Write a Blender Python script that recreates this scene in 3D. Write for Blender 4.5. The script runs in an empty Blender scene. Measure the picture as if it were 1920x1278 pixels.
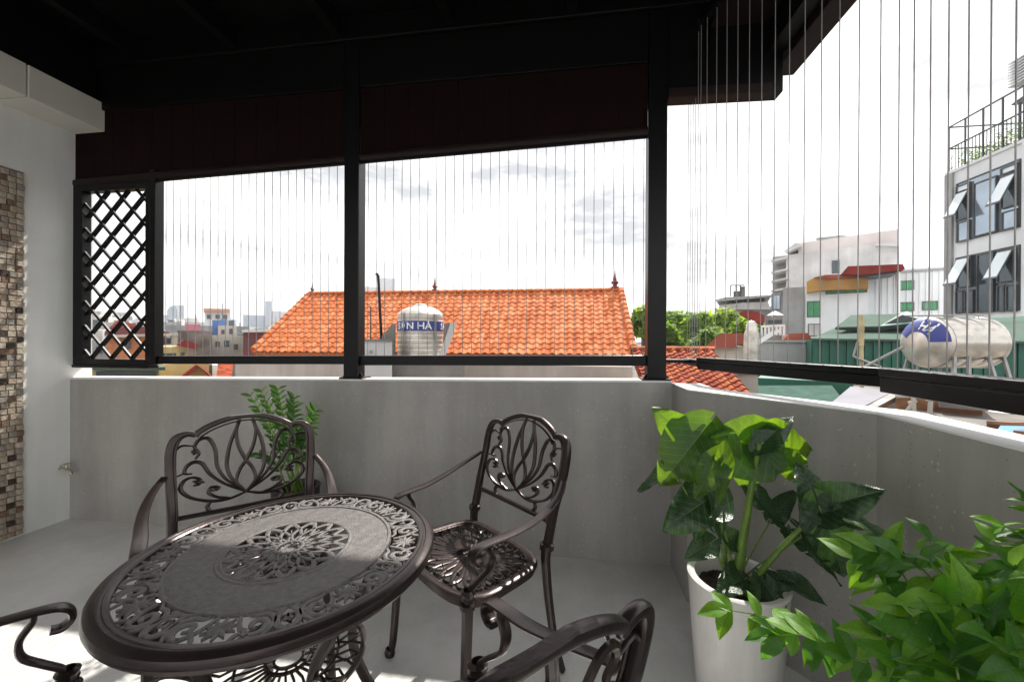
import bpy, math, random
from mathutils import Vector, Matrix, noise
import numpy as np
R = math.radians
random.seed(7)
SC = bpy.context.scene
COL = SC.collection

# ------------------------------------------------------------------ camera
EYE = Vector((0, 0, 1.285)); FPX = 741.0
_yaw, _pit, _rol = R(7.84), R(-0.09), R(0.26)
_F = Vector((-math.sin(_yaw) * math.cos(_pit), math.cos(_yaw) * math.cos(_pit), math.sin(_pit)))
_r0 = Vector((math.cos(_yaw), math.sin(_yaw), 0)); _u0 = _r0.cross(_F)
_Rt = _r0 * math.cos(_rol) + _u0 * math.sin(_rol)
_Up = -_r0 * math.sin(_rol) + _u0 * math.cos(_rol)
cam = bpy.data.cameras.new('camera'); cam_o = bpy.data.objects.new('camera', cam); COL.objects.link(cam_o)
cam.sensor_width = 36; cam.lens = 36 * FPX / 1920; cam.clip_start = 0.02; cam.clip_end = 6000
cam_o.matrix_world = Matrix(((_Rt.x, _Up.x, -_F.x, EYE.x), (_Rt.y, _Up.y, -_F.y, EYE.y), (_Rt.z, _Up.z, -_F.z, EYE.z), (0, 0, 0, 1)))
SC.camera = cam_o

# ------------------------------------------------------------------ world, sun, exposure
SUN_DIR = Vector((0.25, 0.81, 1.0)).normalized()
SUN_EL = math.asin(SUN_DIR.z); SUN_AZ = math.atan2(SUN_DIR.x, SUN_DIR.y)
W = bpy.data.worlds.new('World'); SC.world = W; W.use_nodes = True
nt = W.node_tree; nt.nodes.clear()
def N(t, **k):
    n = nt.nodes.new(t)
    for a, b in k.items(): setattr(n, a, b)
    return n
sky = N('ShaderNodeTexSky', sky_type='NISHITA', sun_disc=False, sun_elevation=SUN_EL, sun_rotation=SUN_AZ)
sky.air_density = 1.0; sky.dust_density = 1.6
tc = N('ShaderNodeTexCoord'); mp = N('ShaderNodeMapping'); mp.inputs['Scale'].default_value = (1.0, 1.0, 3.2)
ns = N('ShaderNodeTexNoise'); ns.inputs['Scale'].default_value = 2.3; ns.inputs['Detail'].default_value = 8; ns.inputs['Roughness'].default_value = 0.55
cr = N('ShaderNodeValToRGB'); cr.color_ramp.elements[0].position = 0.30; cr.color_ramp.elements[0].color = (0.80, 0.80, 0.80, 1); cr.color_ramp.elements[1].position = 0.50; cr.color_ramp.elements[1].color = (1, 1, 1, 1)
ns2 = N('ShaderNodeTexNoise'); ns2.inputs['Scale'].default_value = 2.9; ns2.inputs['Detail'].default_value = 9; ns2.inputs['Roughness'].default_value = 0.62
cc = N('ShaderNodeValToRGB'); e = cc.color_ramp.elements; e[0].position = 0.36; e[0].color = (2.10, 2.16, 2.26, 1); e[1].position = 0.57; e[1].color = (5.5, 5.45, 5.4, 1)
mx = N('ShaderNodeMix', data_type='RGBA'); bg = N('ShaderNodeBackground'); bg.inputs['Strength'].default_value = 0.092; out = N('ShaderNodeOutputWorld')
lk = nt.links.new
lk(tc.outputs['Generated'], mp.inputs['Vector']); lk(mp.outputs[0], ns.inputs['Vector']); lk(mp.outputs[0], ns2.inputs['Vector'])
lk(ns.outputs['Fac'], cr.inputs[0]); lk(ns2.outputs['Fac'], cc.inputs[0])
lk(cr.outputs[0], mx.inputs[0]); lk(sky.outputs[0], mx.inputs[6]); lk(cc.outputs[0], mx.inputs[7])
lk(mx.outputs[2], bg.inputs['Color']); lk(bg.outputs[0], out.inputs[0])
sl = bpy.data.lights.new('sun', 'SUN'); sl.energy = 2.25; sl.angle = R(1.0); sl.color = (1.0, 0.95, 0.88)
so = bpy.data.objects.new('sun', sl); COL.objects.link(so); so.location = (8, 6, 12)
so.rotation_euler = (-SUN_DIR).to_track_quat('-Z', 'Y').to_euler()
SC.view_settings.view_transform = 'Standard'; SC.view_settings.look = 'None'
SC.view_settings.exposure = 1.95; SC.view_settings.gamma = 1; SC.view_settings.use_curve_mapping = False
SC.cycles.volume_bounces = 0; SC.cycles.volume_step_rate = 5; SC.cycles.max_bounces = 10; SC.cycles.diffuse_bounces = 5; SC.cycles.transparent_max_bounces = 12

# ------------------------------------------------------------------ pixel -> place helpers (photo pixels 1920x1278)
def ray(px, py): return _F + _Rt * ((px - 960) / FPX) - _Up * ((py - 639) / FPX)
def onY(px, py, Y): d = ray(px, py); return EYE + d * (Y / d.y)
def onX(px, py, X): d = ray(px, py); return EYE + d * (X / d.x)
def onZ(px, py, Z): d = ray(px, py); return EYE + d * ((Z - EYE.z) / d.z)
def dep(px, py, t): return EYE + ray(px, py) * t

# ------------------------------------------------------------------ materials
MATS = {}
def mat(name, col, rough=0.6, metal=0.0, var=0.12, scale=6.0, bump=0.0, bscale=40.0, col2=None, spec=0.5, trans=0.0, transcol=None, coat=0.0, sharp=False, detail=6):
    if name in MATS: return MATS[name]
    m = bpy.data.materials.new(name); m.use_nodes = True; t = m.node_tree
    b = t.nodes['Principled BSDF']; b.inputs['Roughness'].default_value = rough; b.inputs['Metallic'].default_value = metal
    b.inputs['Specular IOR Level'].default_value = spec; b.inputs['Coat Weight'].default_value = coat
    tcn = t.nodes.new('ShaderNodeTexCoord'); nz = t.nodes.new('ShaderNodeTexNoise'); nz.inputs['Scale'].default_value = scale; nz.inputs['Detail'].default_value = detail
    rp = t.nodes.new('ShaderNodeValToRGB'); el = rp.color_ramp.elements
    c2 = col2 if col2 else tuple(c * (1 - var * 2) for c in col)
    c1 = tuple(min(1, c * (1 + var)) for c in col) if not col2 else col
    el[0].color = (*c2, 1); el[1].color = (*c1, 1)
    el[0].position, el[1].position = (0.47, 0.53) if sharp else (0.3, 0.7)
    t.links.new(tcn.outputs['Object'], nz.inputs['Vector']); t.links.new(nz.outputs['Fac'], rp.inputs[0]); t.links.new(rp.outputs[0], b.inputs['Base Color'])
    if bump:
        n2 = t.nodes.new('ShaderNodeTexNoise'); n2.inputs['Scale'].default_value = bscale; n2.inputs['Detail'].default_value = 5
        bp = t.nodes.new('ShaderNodeBump'); bp.inputs['Strength'].default_value = bump; bp.inputs['Distance'].default_value = 0.01
        t.links.new(tcn.outputs['Object'], n2.inputs['Vector']); t.links.new(n2.outputs['Fac'], bp.inputs['Height']); t.links.new(bp.outputs[0], b.inputs['Normal'])
    if trans:
        tr = t.nodes.new('ShaderNodeBsdfTranslucent'); tr.inputs['Color'].default_value = (*(transcol or col), 1)
        ms = t.nodes.new('ShaderNodeMixShader'); ms.inputs[0].default_value = trans; o = t.nodes['Material Output']
        t.links.new(b.outputs[0], ms.inputs[1]); t.links.new(tr.outputs[0], ms.inputs[2]); t.links.new(ms.outputs[0], o.inputs[0])
    MATS[name] = m; return m

def speckled(name, base, dark, light, rough, streak=0.0, scale=90):
    m = mat(name, base, rough, 0, 0.07, 1.6, 0.12, 120); t = m.node_tree; b = t.nodes['Principled BSDF']
    tcn = [n for n in t.nodes if n.type == 'TEX_COORD'][0]
    src = [l for l in t.links if l.to_socket == b.inputs['Base Color']][0].from_socket
    for sc_, c, p in ((scale, dark, 0.10), (scale * 0.62, light, 0.10)):
        v = t.nodes.new('ShaderNodeTexVoronoi'); v.inputs['Scale'].default_value = sc_
        t.links.new(tcn.outputs['Object'], v.inputs['Vector'])
        r = t.nodes.new('ShaderNodeValToRGB'); r.color_ramp.elements[0].position = p; r.color_ramp.elements[0].color = (0.65, 0.65, 0.65, 1); r.color_ramp.elements[1].position = p + 0.10; r.color_ramp.elements[1].color = (0, 0, 0, 1)
        # only some cells show a chip
        g = t.nodes.new('ShaderNodeMath'); g.operation = 'GREATER_THAN'; g.inputs[1].default_value = 0.62
        sp = t.nodes.new('ShaderNodeSeparateColor'); t.links.new(v.outputs['Color'], sp.inputs[0]); t.links.new(sp.outputs[0], g.inputs[0])
        mu = t.nodes.new('ShaderNodeMath'); mu.operation = 'MULTIPLY'; t.links.new(r.outputs[0], mu.inputs[0]); t.links.new(g.outputs[0], mu.inputs[1])
        t.links.new(v.outputs['Distance'], r.inputs[0])
        mix = t.nodes.new('ShaderNodeMix'); mix.data_type = 'RGBA'; mix.inputs[7].default_value = (*c, 1)
        t.links.new(mu.outputs[0], mix.inputs[0]); t.links.new(src, mix.inputs[6]); src = mix.outputs[2]
    t.links.new(src, b.inputs['Base Color']); return m

M_floor = speckled('floor_terrazzo', (0.70, 0.695, 0.67), (0.30, 0.22, 0.2), (0.80, 0.80, 0.78), 0.34)
M_para = speckled('parapet_render', (0.41, 0.395, 0.37), (0.14, 0.13, 0.12), (0.60, 0.59, 0.56), 0.5, scale=60)
M_cop = mat('coping_sunlit', (0.74, 0.74, 0.72), 0.45, var=0.05, scale=3, bump=0.05)  # sunlight on the parapet tops is put into this white
M_plast = mat('white_plaster', (0.82, 0.83, 0.80), 0.75, var=0.04, scale=2.0, bump=0.1, bscale=60)
M_beige = mat('soffit_plaster', (0.74, 0.71, 0.64), 0.8, var=0.05, scale=2)
M_black = mat('black_paint', (0.004, 0.004, 0.0045), 0.36, 0.0, 0.1, 8, spec=0.28, bump=0.03, bscale=30)
M_cable = mat('steel_cable', (0.34, 0.34, 0.33), 0.5, 0.3, 0.1, 20)
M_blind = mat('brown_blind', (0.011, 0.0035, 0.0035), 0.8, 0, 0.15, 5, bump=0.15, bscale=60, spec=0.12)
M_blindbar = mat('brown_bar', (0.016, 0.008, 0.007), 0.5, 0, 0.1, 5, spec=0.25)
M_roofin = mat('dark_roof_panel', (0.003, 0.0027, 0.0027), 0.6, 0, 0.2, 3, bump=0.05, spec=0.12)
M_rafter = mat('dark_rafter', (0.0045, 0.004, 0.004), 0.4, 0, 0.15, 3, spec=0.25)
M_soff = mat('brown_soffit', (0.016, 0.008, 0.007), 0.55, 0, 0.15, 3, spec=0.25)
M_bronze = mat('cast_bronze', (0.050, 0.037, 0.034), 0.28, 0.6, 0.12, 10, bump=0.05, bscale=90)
M_top = mat('bronze_sky_sheen', (0.150, 0.138, 0.134), 0.50, 0.35, 0.15, 60, bump=0.35, bscale=330)  # paler bronze copy, sky reflection on the table top put into its grey
M_pot = mat('white_ceramic', (0.80, 0.78, 0.74), 0.3, 0, 0.03, 3, bump=0.03, coat=0.3)
M_potd = mat('dark_pot', (0.018, 0.015, 0.015), 0.45)
M_soil = mat('soil', (0.05, 0.03, 0.02), 0.95, var=0.4, scale=30, bump=1.0, bscale=70)
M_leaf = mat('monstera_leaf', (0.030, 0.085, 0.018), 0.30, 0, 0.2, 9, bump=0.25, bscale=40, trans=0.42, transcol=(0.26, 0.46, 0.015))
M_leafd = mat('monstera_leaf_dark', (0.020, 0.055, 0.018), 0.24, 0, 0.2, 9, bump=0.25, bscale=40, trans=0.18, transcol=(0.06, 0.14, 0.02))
M_bush = mat('bush_leaf', (0.032, 0.115, 0.012), 0.38, 0, 0.25, 12, bump=0.15, bscale=50, trans=0.40, transcol=(0.15, 0.42, 0.015), spec=0.45)
M_bushy = mat('bush_leaf_young', (0.11, 0.27, 0.02), 0.45, 0, 0.2, 12, bump=0.15, bscale=50, trans=0.45, transcol=(0.30, 0.56, 0.02), spec=0.45)
M_stem = mat('green_stem', (0.15, 0.25, 0.045), 0.4, var=0.2, scale=20)
M_zz = mat('zamia_leaf', (0.045, 0.12, 0.025), 0.22, 0, 0.25, 14, trans=0.3, transcol=(0.14, 0.32, 0.03))
M_chrome = mat('tap_metal', (0.55, 0.50, 0.40), 0.3, 0.9, 0.1)
M_steel = mat('tank_steel', (0.62, 0.58, 0.52), 0.20, 1.0, 0.10, 2.0, bump=0.06, bscale=8)
M_steelw = mat('tank_steel_worn', (0.66, 0.62, 0.56), 0.42, 0.55, 0.22, 4, bump=0.1, bscale=12)
M_blue = mat('blue_label', (0.035, 0.05, 0.24), 0.45, var=0.08)
M_white = mat('white_paint', (0.78, 0.78, 0.78), 0.5, var=0.03)
M_conc = mat('stained_concrete', (0.21, 0.195, 0.18), 0.95, spec=0.1, var=0.3, scale=1.3, bump=0.3, bscale=20)
M_concl = mat('pale_concrete', (0.62, 0.61, 0.60), 0.85, var=0.10, scale=0.7, bump=0.2, bscale=12)
M_gal = mat('galvanised', (0.36, 0.36, 0.35), 0.5, 0.6, 0.2, 4)
M_tile = [mat('clay_tile_%s' % n, c, 0.85, 0, 0.08, 9, bump=0.25, bscale=45, spec=0.2) for n, c in (('a', (0.58, 0.165, 0.055)), ('b', (0.64, 0.20, 0.075)), ('c', (0.50, 0.13, 0.04)), ('d', (0.68, 0.25, 0.11)))]
M_tilered = [mat('old_tile_%s' % n, c, 0.85, 0, 0.3, 7, bump=0.3, bscale=30, spec=0.2) for n, c in (('a', (0.30, 0.055, 0.02)), ('b', (0.38, 0.095, 0.03)), ('c', (0.23, 0.036, 0.015)))]
M_final = mat('finial_maroon', (0.16, 0.03, 0.03), 0.4)
M_wallb = mat('beige_render', (0.50, 0.43, 0.38), 0.85, var=0.08, scale=0.8, bump=0.1)
M_wallw = mat('white_render', (0.80, 0.82, 0.84), 0.8, var=0.07, scale=0.4, bump=0.05)
M_wally = mat('yellow_render', (0.62, 0.48, 0.22), 0.8, var=0.12, scale=0.6)
M_wallg = mat('grey_render', (0.38, 0.38, 0.38), 0.85, var=0.14, scale=0.5)
M_wallc = mat('cream_render', (0.60, 0.57, 0.50), 0.85, var=0.15, scale=0.5)
M_ochre = mat('ochre_awning', (0.42, 0.22, 0.06), 0.7, var=0.15, scale=1)
M_redm = mat('red_sheet_roof', (0.24, 0.04, 0.033), 0.8, spec=0.12, var=0.15, scale=1)
M_pinkm = mat('faded_red_roof', (0.34, 0.10, 0.07), 0.9, spec=0.1, var=0.15, scale=1)
M_maroon = mat('maroon_sheet', (0.15, 0.03, 0.035), 0.5, var=0.1, scale=1)
M_greenm = mat('green_sheet', (0.020, 0.115, 0.080), 0.45, var=0.12, scale=1.5)
M_greenl = mat('pale_green_sheet', (0.085, 0.130, 0.105), 0.9, spec=0.08, var=0.18, scale=0.8)
M_greenw = mat('green_window', (0.06, 0.30, 0.13), 0.3, var=0.1)
M_glassd = mat('dark_glass', (0.06, 0.085, 0.10), 0.08, 0.35, 0.2, 0.6, spec=0.8)
M_glassb = mat('blue_glass', (0.34, 0.41, 0.48), 0.12, 0.6, 0.15, 0.4, spec=0.8)
M_glassl = mat('sky_bright_glass', (0.62, 0.68, 0.71), 0.25, 0.4, 0.1, 0.4, spec=0.8)  # base colour carries the bright sky reflected in the panes
M_frame = mat('grey_frame', (0.06, 0.065, 0.07), 0.4)
M_farb = mat('far_glass', (0.22, 0.29, 0.36), 0.3, 0.0, 0.15, 0.05)
M_farw = mat('far_white', (0.50, 0.51, 0.53), 0.8, 0.0, 0.1, 0.05)
M_blues = mat('blue_sheet', (0.06, 0.17, 0.42), 0.5)
M_tarp = mat('blue_tarpaulin', (0.05, 0.22, 0.40), 0.5, var=0.2, scale=8)
M_rust = mat('rusty_brown', (0.26, 0.12, 0.06), 0.8, var=0.35, scale=6)
M_cream = mat('cream_pipe', (0.36, 0.32, 0.27), 0.45, var=0.08, scale=3)
M_white2 = mat('white_sheet', (0.25, 0.245, 0.27), 0.8, var=0.04, spec=0.1)
M_pole = mat('yellowed_pipe', (0.50, 0.42, 0.24), 0.6, var=0.2, scale=6)
M_tree = [mat('tree_leaf_%s' % n, c, 0.6, 0, 0.25, 3, trans=0.45, transcol=tc_) for n, c, tc_ in (('a', (0.13, 0.24, 0.025), (0.36, 0.56, 0.04)), ('b', (0.07, 0.15, 0.02), (0.22, 0.38, 0.03)), ('c', (0.19, 0.29, 0.03), (0.46, 0.60, 0.05)))]
M_bark = mat('bark', (0.10, 0.075, 0.055), 0.9, var=0.3, scale=8)
M_ground = mat('city_ground', (0.16, 0.155, 0.15), 0.95, var=0.3, scale=0.2)
M_stone = [mat('mosaic_%s' % n, c, 0.7, 0, 0.2, 25, bump=0.3, bscale=60) for n, c in (('tan', (0.40, 0.32, 0.24)), ('sand', (0.50, 0.43, 0.34)), ('brown', (0.20, 0.125, 0.08)), ('dark', (0.055, 0.035, 0.025)), ('grey', (0.30, 0.27, 0.23)))]
M_grout = mat('grout', (0.24, 0.2, 0.16), 0.9)

def grime(m, amt=0.35, scale=1.1):
    """large soft stains and faint drip marks over a wall or floor"""
    t = m.node_tree; b = t.nodes['Principled BSDF']; L = t.links.new; src = [l for l in t.links if l.to_socket == b.inputs['Base Color']][0].from_socket
    tcn = [n for n in t.nodes if n.type == 'TEX_COORD'][0]
    for sc_, st_ in ((scale, (1, 1, 1)), (scale * 5, (1, 1, .12))):
        mp_ = t.nodes.new('ShaderNodeMapping'); mp_.inputs['Scale'].default_value = st_; n = t.nodes.new('ShaderNodeTexNoise'); n.inputs['Scale'].default_value = sc_; n.inputs['Detail'].default_value = 9; n.inputs['Roughness'].default_value = .65
        r = t.nodes.new('ShaderNodeValToRGB'); r.color_ramp.elements[0].position = .42; r.color_ramp.elements[0].color = (1 - amt,) * 3 + (1,); r.color_ramp.elements[1].position = .60; r.color_ramp.elements[1].color = (1, 1, 1, 1)
        x = t.nodes.new('ShaderNodeMix'); x.data_type = 'RGBA'; x.blend_type = 'MULTIPLY'; x.inputs[0].default_value = 1
        L(tcn.outputs['Object'], mp_.inputs[0]); L(mp_.outputs[0], n.inputs['Vector']); L(n.outputs['Fac'], r.inputs[0]); L(src, x.inputs[6]); L(r.outputs[0], x.inputs[7]); src = x.outputs[2]
    L(src, b.inputs['Base Color'])
grime(M_para, .13); grime(M_floor, .10, .9); grime(M_plast, .05, 1.5); grime(M_pot, .06, 6)
grime(M_wallw, .06, .3); grime(M_concl, .08, .5)
for _m in (M_wallc, M_wallg, M_wallb, M_wally): grime(_m, .16, .35)
for _m in M_tile: grime(_m, .12, 3)
def veins(m, col, freq=8.0, slope=0.65, wid=0.10, amt=0.5):
    t = m.node_tree; b = t.nodes['Principled BSDF']; L = t.links.new
    src = [l for l in t.links if l.to_socket == b.inputs['Base Color']][0].from_socket
    tcn = [n for n in t.nodes if n.type == 'TEX_COORD'][0]; sx = t.nodes.new('ShaderNodeSeparateXYZ'); L(tcn.outputs['Object'], sx.inputs[0])
    def M_(op, a, b_=None):
        n = t.nodes.new('ShaderNodeMath'); n.operation = op
        for i, q in enumerate((a, b_)):
            if q is None: continue
            if isinstance(q, (int, float)): n.inputs[i].default_value = q
            else: L(q, n.inputs[i])
        return n.outputs[0]
    ax = M_('ABSOLUTE', sx.outputs[0]); v = M_('FRACT', M_('MULTIPLY', M_('SUBTRACT', sx.outputs[1], M_('MULTIPLY', ax, slope)), freq))
    d = M_('ABSOLUTE', M_('SUBTRACT', v, 0.5)); k = M_('MULTIPLY', M_('MAXIMUM', M_('LESS_THAN', d, wid * .5), M_('LESS_THAN', ax, 0.012)), amt)
    mx_ = t.nodes.new('ShaderNodeMix'); mx_.data_type = 'RGBA'; mx_.inputs[7].default_value = (*col, 1); L(k, mx_.inputs[0]); L(src, mx_.inputs[6]); L(mx_.outputs[2], b.inputs['Base Color'])
veins(M_leaf, (0.20, 0.34, 0.08)); veins(M_leafd, (0.12, 0.20, 0.09), amt=0.45); veins(M_bush, (0.09, 0.24, 0.05), 9, .7, .12, .5); veins(M_bushy, (0.2, 0.4, 0.08), 9, .7, .12, .5)
# ------------------------------------------------------------------ mesh building
def V(*a): return Vector(a)
def catmull(p, k=6, closed=False):
    p = [Vector(q) for q in p]; n = len(p); o = []
    rng = range(n) if closed else range(n - 1)
    for i in rng:
        a = p[(i - 1) % n] if closed or i > 0 else p[0] * 2 - p[1]
        b = p[i]; c = p[(i + 1) % n]; d = p[(i + 2) % n] if closed or i + 2 < n else c * 2 - b
        for j in range(k):
            t = j / k
            o.append(0.5 * ((2 * b) + (c - a) * t + (2 * a - 5 * b + 4 * c - d) * t * t + (3 * b - a - 3 * c + d) * t ** 3))
    if not closed: o.append(p[-1])
    return o
class MB:
    def __init__(s): s.v = []; s.f = []; s.mi = []; s.cm = 0
    def add(s, vs, fs):
        b = len(s.v); s.v += [tuple(v) for v in vs]
        for f in fs: s.f.append(tuple(i + b for i in f)); s.mi.append(s.cm)
        return s
    def hexa(s, c):  # 8 corners: bottom 4 ccw, top 4 ccw
        return s.add(c, [(3, 2, 1, 0), (4, 5, 6, 7), (0, 1, 5, 4), (1, 2, 6, 5), (2, 3, 7, 6), (3, 0, 4, 7)])
    def box(s, x0, x1, y0, y1, z0, z1):
        return s.hexa([(x0, y0, z0), (x1, y0, z0), (x1, y1, z0), (x0, y1, z0), (x0, y0, z1), (x1, y0, z1), (x1, y1, z1), (x0, y1, z1)])
    def prism(s, poly, z0, z1):  # plan polygon ccw; z may be lists
        n = len(poly); a = z0 if isinstance(z0, (list, tuple)) else [z0] * n; b = z1 if isinstance(z1, (list, tuple)) else [z1] * n
        vs = [(p[0], p[1], a[i]) for i, p in enumerate(poly)] + [(p[0], p[1], b[i]) for i, p in enumerate(poly)]
        return s.add(vs, [tuple(range(n - 1, -1, -1)), tuple(range(n, 2 * n))] + [(i, (i + 1) % n, n + (i + 1) % n, n + i) for i in range(n)])
    def bar(s, a, b, w, h, up=(0, 0, 1)):
        a = Vector(a); b = Vector(b); t = (b - a).normalized(); up = Vector(up)
        sd = t.cross(up); sd = sd.normalized() if sd.length > 1e-4 else Vector((1, 0, 0)); u = sd.cross(t)
        c = []
        for p in (a, b): c += [p - sd * w / 2 - u * h / 2, p + sd * w / 2 - u * h / 2, p + sd * w / 2 + u * h / 2, p - sd * w / 2 + u * h / 2]
        return s.add(c, [(3, 2, 1, 0), (4, 5, 6, 7), (0, 1, 5, 4), (1, 2, 6, 5), (2, 3, 7, 6), (3, 0, 4, 7)])
    def sweep(s, pts, w, h=None, up=(0, 0, 1), n=8, closed=False, sq=1.0):
        pts = [Vector(p) for p in pts]; m = len(pts); up = Vector(up); h = w if h is None else h
        gw = (lambda t: w) if not callable(w) else w; gh = (lambda t: h) if not callable(h) else h
        vs = []; prev = None
        for i, p in enumerate(pts):
            t = (pts[(i + 1) % m] - pts[(i - 1) % m]) if closed else (pts[min(i + 1, m - 1)] - pts[max(i - 1, 0)])
            t = t.normalized() if t.length > 1e-9 else Vector((0, 0, 1))
            sd = t.cross(up)
            if sd.length < 0.08: sd = prev.copy() if prev is not None else t.orthogonal()
            sd = (sd - t * sd.dot(t)).normalized()
            if prev is not None and sd.dot(prev) < 0: sd = -sd
            prev = sd; u = sd.cross(t); k = i / (m - 1 if m > 1 else 1); a = gw(k) / 2; b = gh(k) / 2
            for j in range(n):
                an = 2 * math.pi * (j + 0.5) / n; ca, sa = math.cos(an), math.sin(an)
                if sq != 1.0: ca = math.copysign(abs(ca) ** sq, ca); sa = math.copysign(abs(sa) ** sq, sa)
                vs.append(p + sd * (a * ca) + u * (b * sa))
        fs = []
        for i in range(m if closed else m - 1):
            for j in range(n):
                q = (i + 1) % m; fs.append((i * n + j, i * n + (j + 1) % n, q * n + (j + 1) % n, q * n + j))
        if not closed: fs += [tuple(range(n - 1, -1, -1)), tuple((m - 1) * n + j for j in range(n))]
        return s.add(vs, fs)
    def lathe(s, prof, c=(0, 0, 0), n=32, close=False):
        vs = []; m = len(prof)
        for i in range(n):
            a = 2 * math.pi * i / n
            for r, z in prof: vs.append((c[0] + r * math.cos(a), c[1] + r * math.sin(a), c[2] + z))
        fs = []
        for i in range(n):
            q = (i + 1) % n
            for j in range(m if close else m - 1): k = (j + 1) % m; fs.append((i * m + j, q * m + j, q * m + k, i * m + k))
        return s.add(vs, fs)
    def grid(s, nu, nv, fn):
        vs = [fn(i / nu, j / nv) for i in range(nu + 1) for j in range(nv + 1)]
        return s.add(vs, [(i * (nv + 1) + j, (i + 1) * (nv + 1) + j, (i + 1) * (nv + 1) + j + 1, i * (nv + 1) + j + 1) for i in range(nu) for j in range(nv)])
    def xf(s, M): s.v = [tuple(M @ Vector(v)) for v in s.v]; return s
    def mesh(s, name, m, smooth=40):
        me = bpy.data.meshes.new(name); me.from_pydata(s.v, [], s.f); me.update()
        for x in (m if isinstance(m, (list, tuple)) else [m]): me.materials.append(x)
        if isinstance(m, (list, tuple)): me.polygons.foreach_set('material_index', s.mi)
        if smooth:
            me.shade_smooth(); me.set_sharp_from_angle(angle=R(smooth))
        return me
def org(p):
    o = Vector((0, 0, 0))
    while p is not None: o = o + p.location; p = p.parent
    return o
def link(name, me, parent=None):
    o = bpy.data.objects.new(name, me); COL.objects.link(o); o.parent = parent; return o
def part(name, mb, m, parent=None, smooth=40, bevel=0.0, label=None, rel=True):
    """one mesh object; world coordinates in mb are taken relative to the parent's origin"""
    if parent is not None and rel:
        q = org(parent); mb.v = [(v[0] - q.x, v[1] - q.y, v[2] - q.z) for v in mb.v]
    o = link(name, mb.mesh(name, m, smooth), parent)
    if bevel:
        b = o.modifiers.new('bevel', 'BEVEL'); b.width = bevel; b.segments = 2; b.limit_method = 'ANGLE'; b.angle_limit = R(50)
    if label: o['label'] = label
    return o
def tag(o, label, cat, group=None):
    o['label'] = label; o['category'] = cat
    if group: o['group'] = group
    return o
def thing(name, label, cat, loc=(0, 0, 0), rz=0, group=None):
    o = bpy.data.objects.new(name, None); COL.objects.link(o); o.location = loc; o.rotation_euler = (0, 0, rz); o.empty_display_size = 0.1
    o['kind'] = 'thing'
    return tag(o, label, cat, group)
def struct(name, mb, m, smooth=40, bevel=0.0, kind='structure'):
    o = part(name, mb, m, None, smooth, bevel); o['kind'] = kind; return o
# ================================================================== TERRACE
BY = 2.368; LX = -3.514; ZB = -12.5
def ph(x): return 1.032 + (x + 1.43) * 0.0130          # parapet top along the back
def rh(x): return 1.180 + (x + 1.43) * 0.0110          # rail top along the back
struct('ground', MB().add([(-1600, -1600, ZB), (1600, -1600, ZB), (1600, 1600, ZB), (-1600, 1600, ZB)], [(0, 1, 2, 3)]), M_ground, 0)
PIN = [V(0.600, 2.368, 0), V(0.596, 2.054, 0), V(1.040, 1.490, 0), V(1.018, 1.10, 0), V(1.010, 0.3, 0), V(1.0, -2.5, 0)]
def offs(pl, d):
    o = []
    n = len(pl)
    for i, p in enumerate(pl):
        a = (pl[i] - pl[i - 1]).normalized() if i else (pl[1] - pl[0]).normalized(); b = (pl[i + 1] - pl[i]).normalized() if i < n - 1 else a
        na, nb = V(-a.y, a.x, 0), V(-b.y, b.x, 0); h = (na + nb).normalized(); o.append(p + h * (d / max(.5, h.dot(na))))
    return o
POUT = offs(PIN, 0.15)
# floor, bounded by the walls
flo = [(LX - 0.1, -2.6), (1.2, -2.6), (1.28, 2.48), (LX - 0.1, 2.48)]
struct('floor', MB().prism(flo, -0.15, 0.0), M_floor, 0)
back = thing('parapet_wall', 'long grey speckled parapet along the back of the terrace under the railing', 'wall', (-1.4, BY, 0))
m = MB(); m.hexa([(LX, BY, 0), (0.60, BY, 0), (0.60, BY + 0.13, 0), (LX, BY + 0.13, 0), (LX, BY, ph(LX) - 0.012), (0.60, BY, ph(0.6) - 0.012), (0.60, BY + 0.13, ph(0.6) - 0.012), (LX, BY + 0.13, ph(LX) - 0.012)])
part('wall_body', m, M_para, back, 0)
m = MB(); m.hexa([(LX, BY - 0.003, ph(LX) - 0.012), (0.60, BY - 0.003, ph(.6) - 0.012), (0.60, BY + 0.135, ph(.6) - 0.012), (LX, BY + 0.135, ph(LX) - 0.012), (LX, BY - 0.003, ph(LX)), (0.60, BY - 0.003, ph(0.6)), (0.60, BY + 0.135, ph(0.6)), (LX, BY + 0.135, ph(LX))])
part('coping', m, M_cop, back, 0, 0.003)
rp = thing('parapet_wall', 'curved grey parapet on the right with a top coloured sunlit white behind the plants', 'wall', (0.9, 1.5, 0))
def ribbon(A, B, z0, z1):
    n = len(A); vs = [(p.x, p.y, z0) for p in A] + [(p.x, p.y, z0) for p in B] + [(p.x, p.y, z1) for p in A] + [(p.x, p.y, z1) for p in B]; fs = []
    for i in range(n - 1): fs += [(i, i + 1, 2 * n + i + 1, 2 * n + i), (n + i + 1, n + i, 3 * n + i, 3 * n + i + 1), (2 * n + i, 2 * n + i + 1, 3 * n + i + 1, 3 * n + i), (i + 1, i, n + i, n + i + 1)]
    fs += [(0, 2 * n, 3 * n, n), (n - 1, 2 * n - 1, 4 * n - 1, 3 * n - 1)]
    return MB().add(vs, fs)
part('wall_body', ribbon(PIN, POUT, 0, 1.040), M_para, rp, 25)
part('coping', ribbon(offs(PIN, -0.0015), offs(PIN, 0.152), 1.040, 1.046), M_cop, rp, 25, 0.001)
m = MB(); m.box(0.560, 0.604, BY - 0.0, BY + 0.002, 0.002, 1.03)
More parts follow.
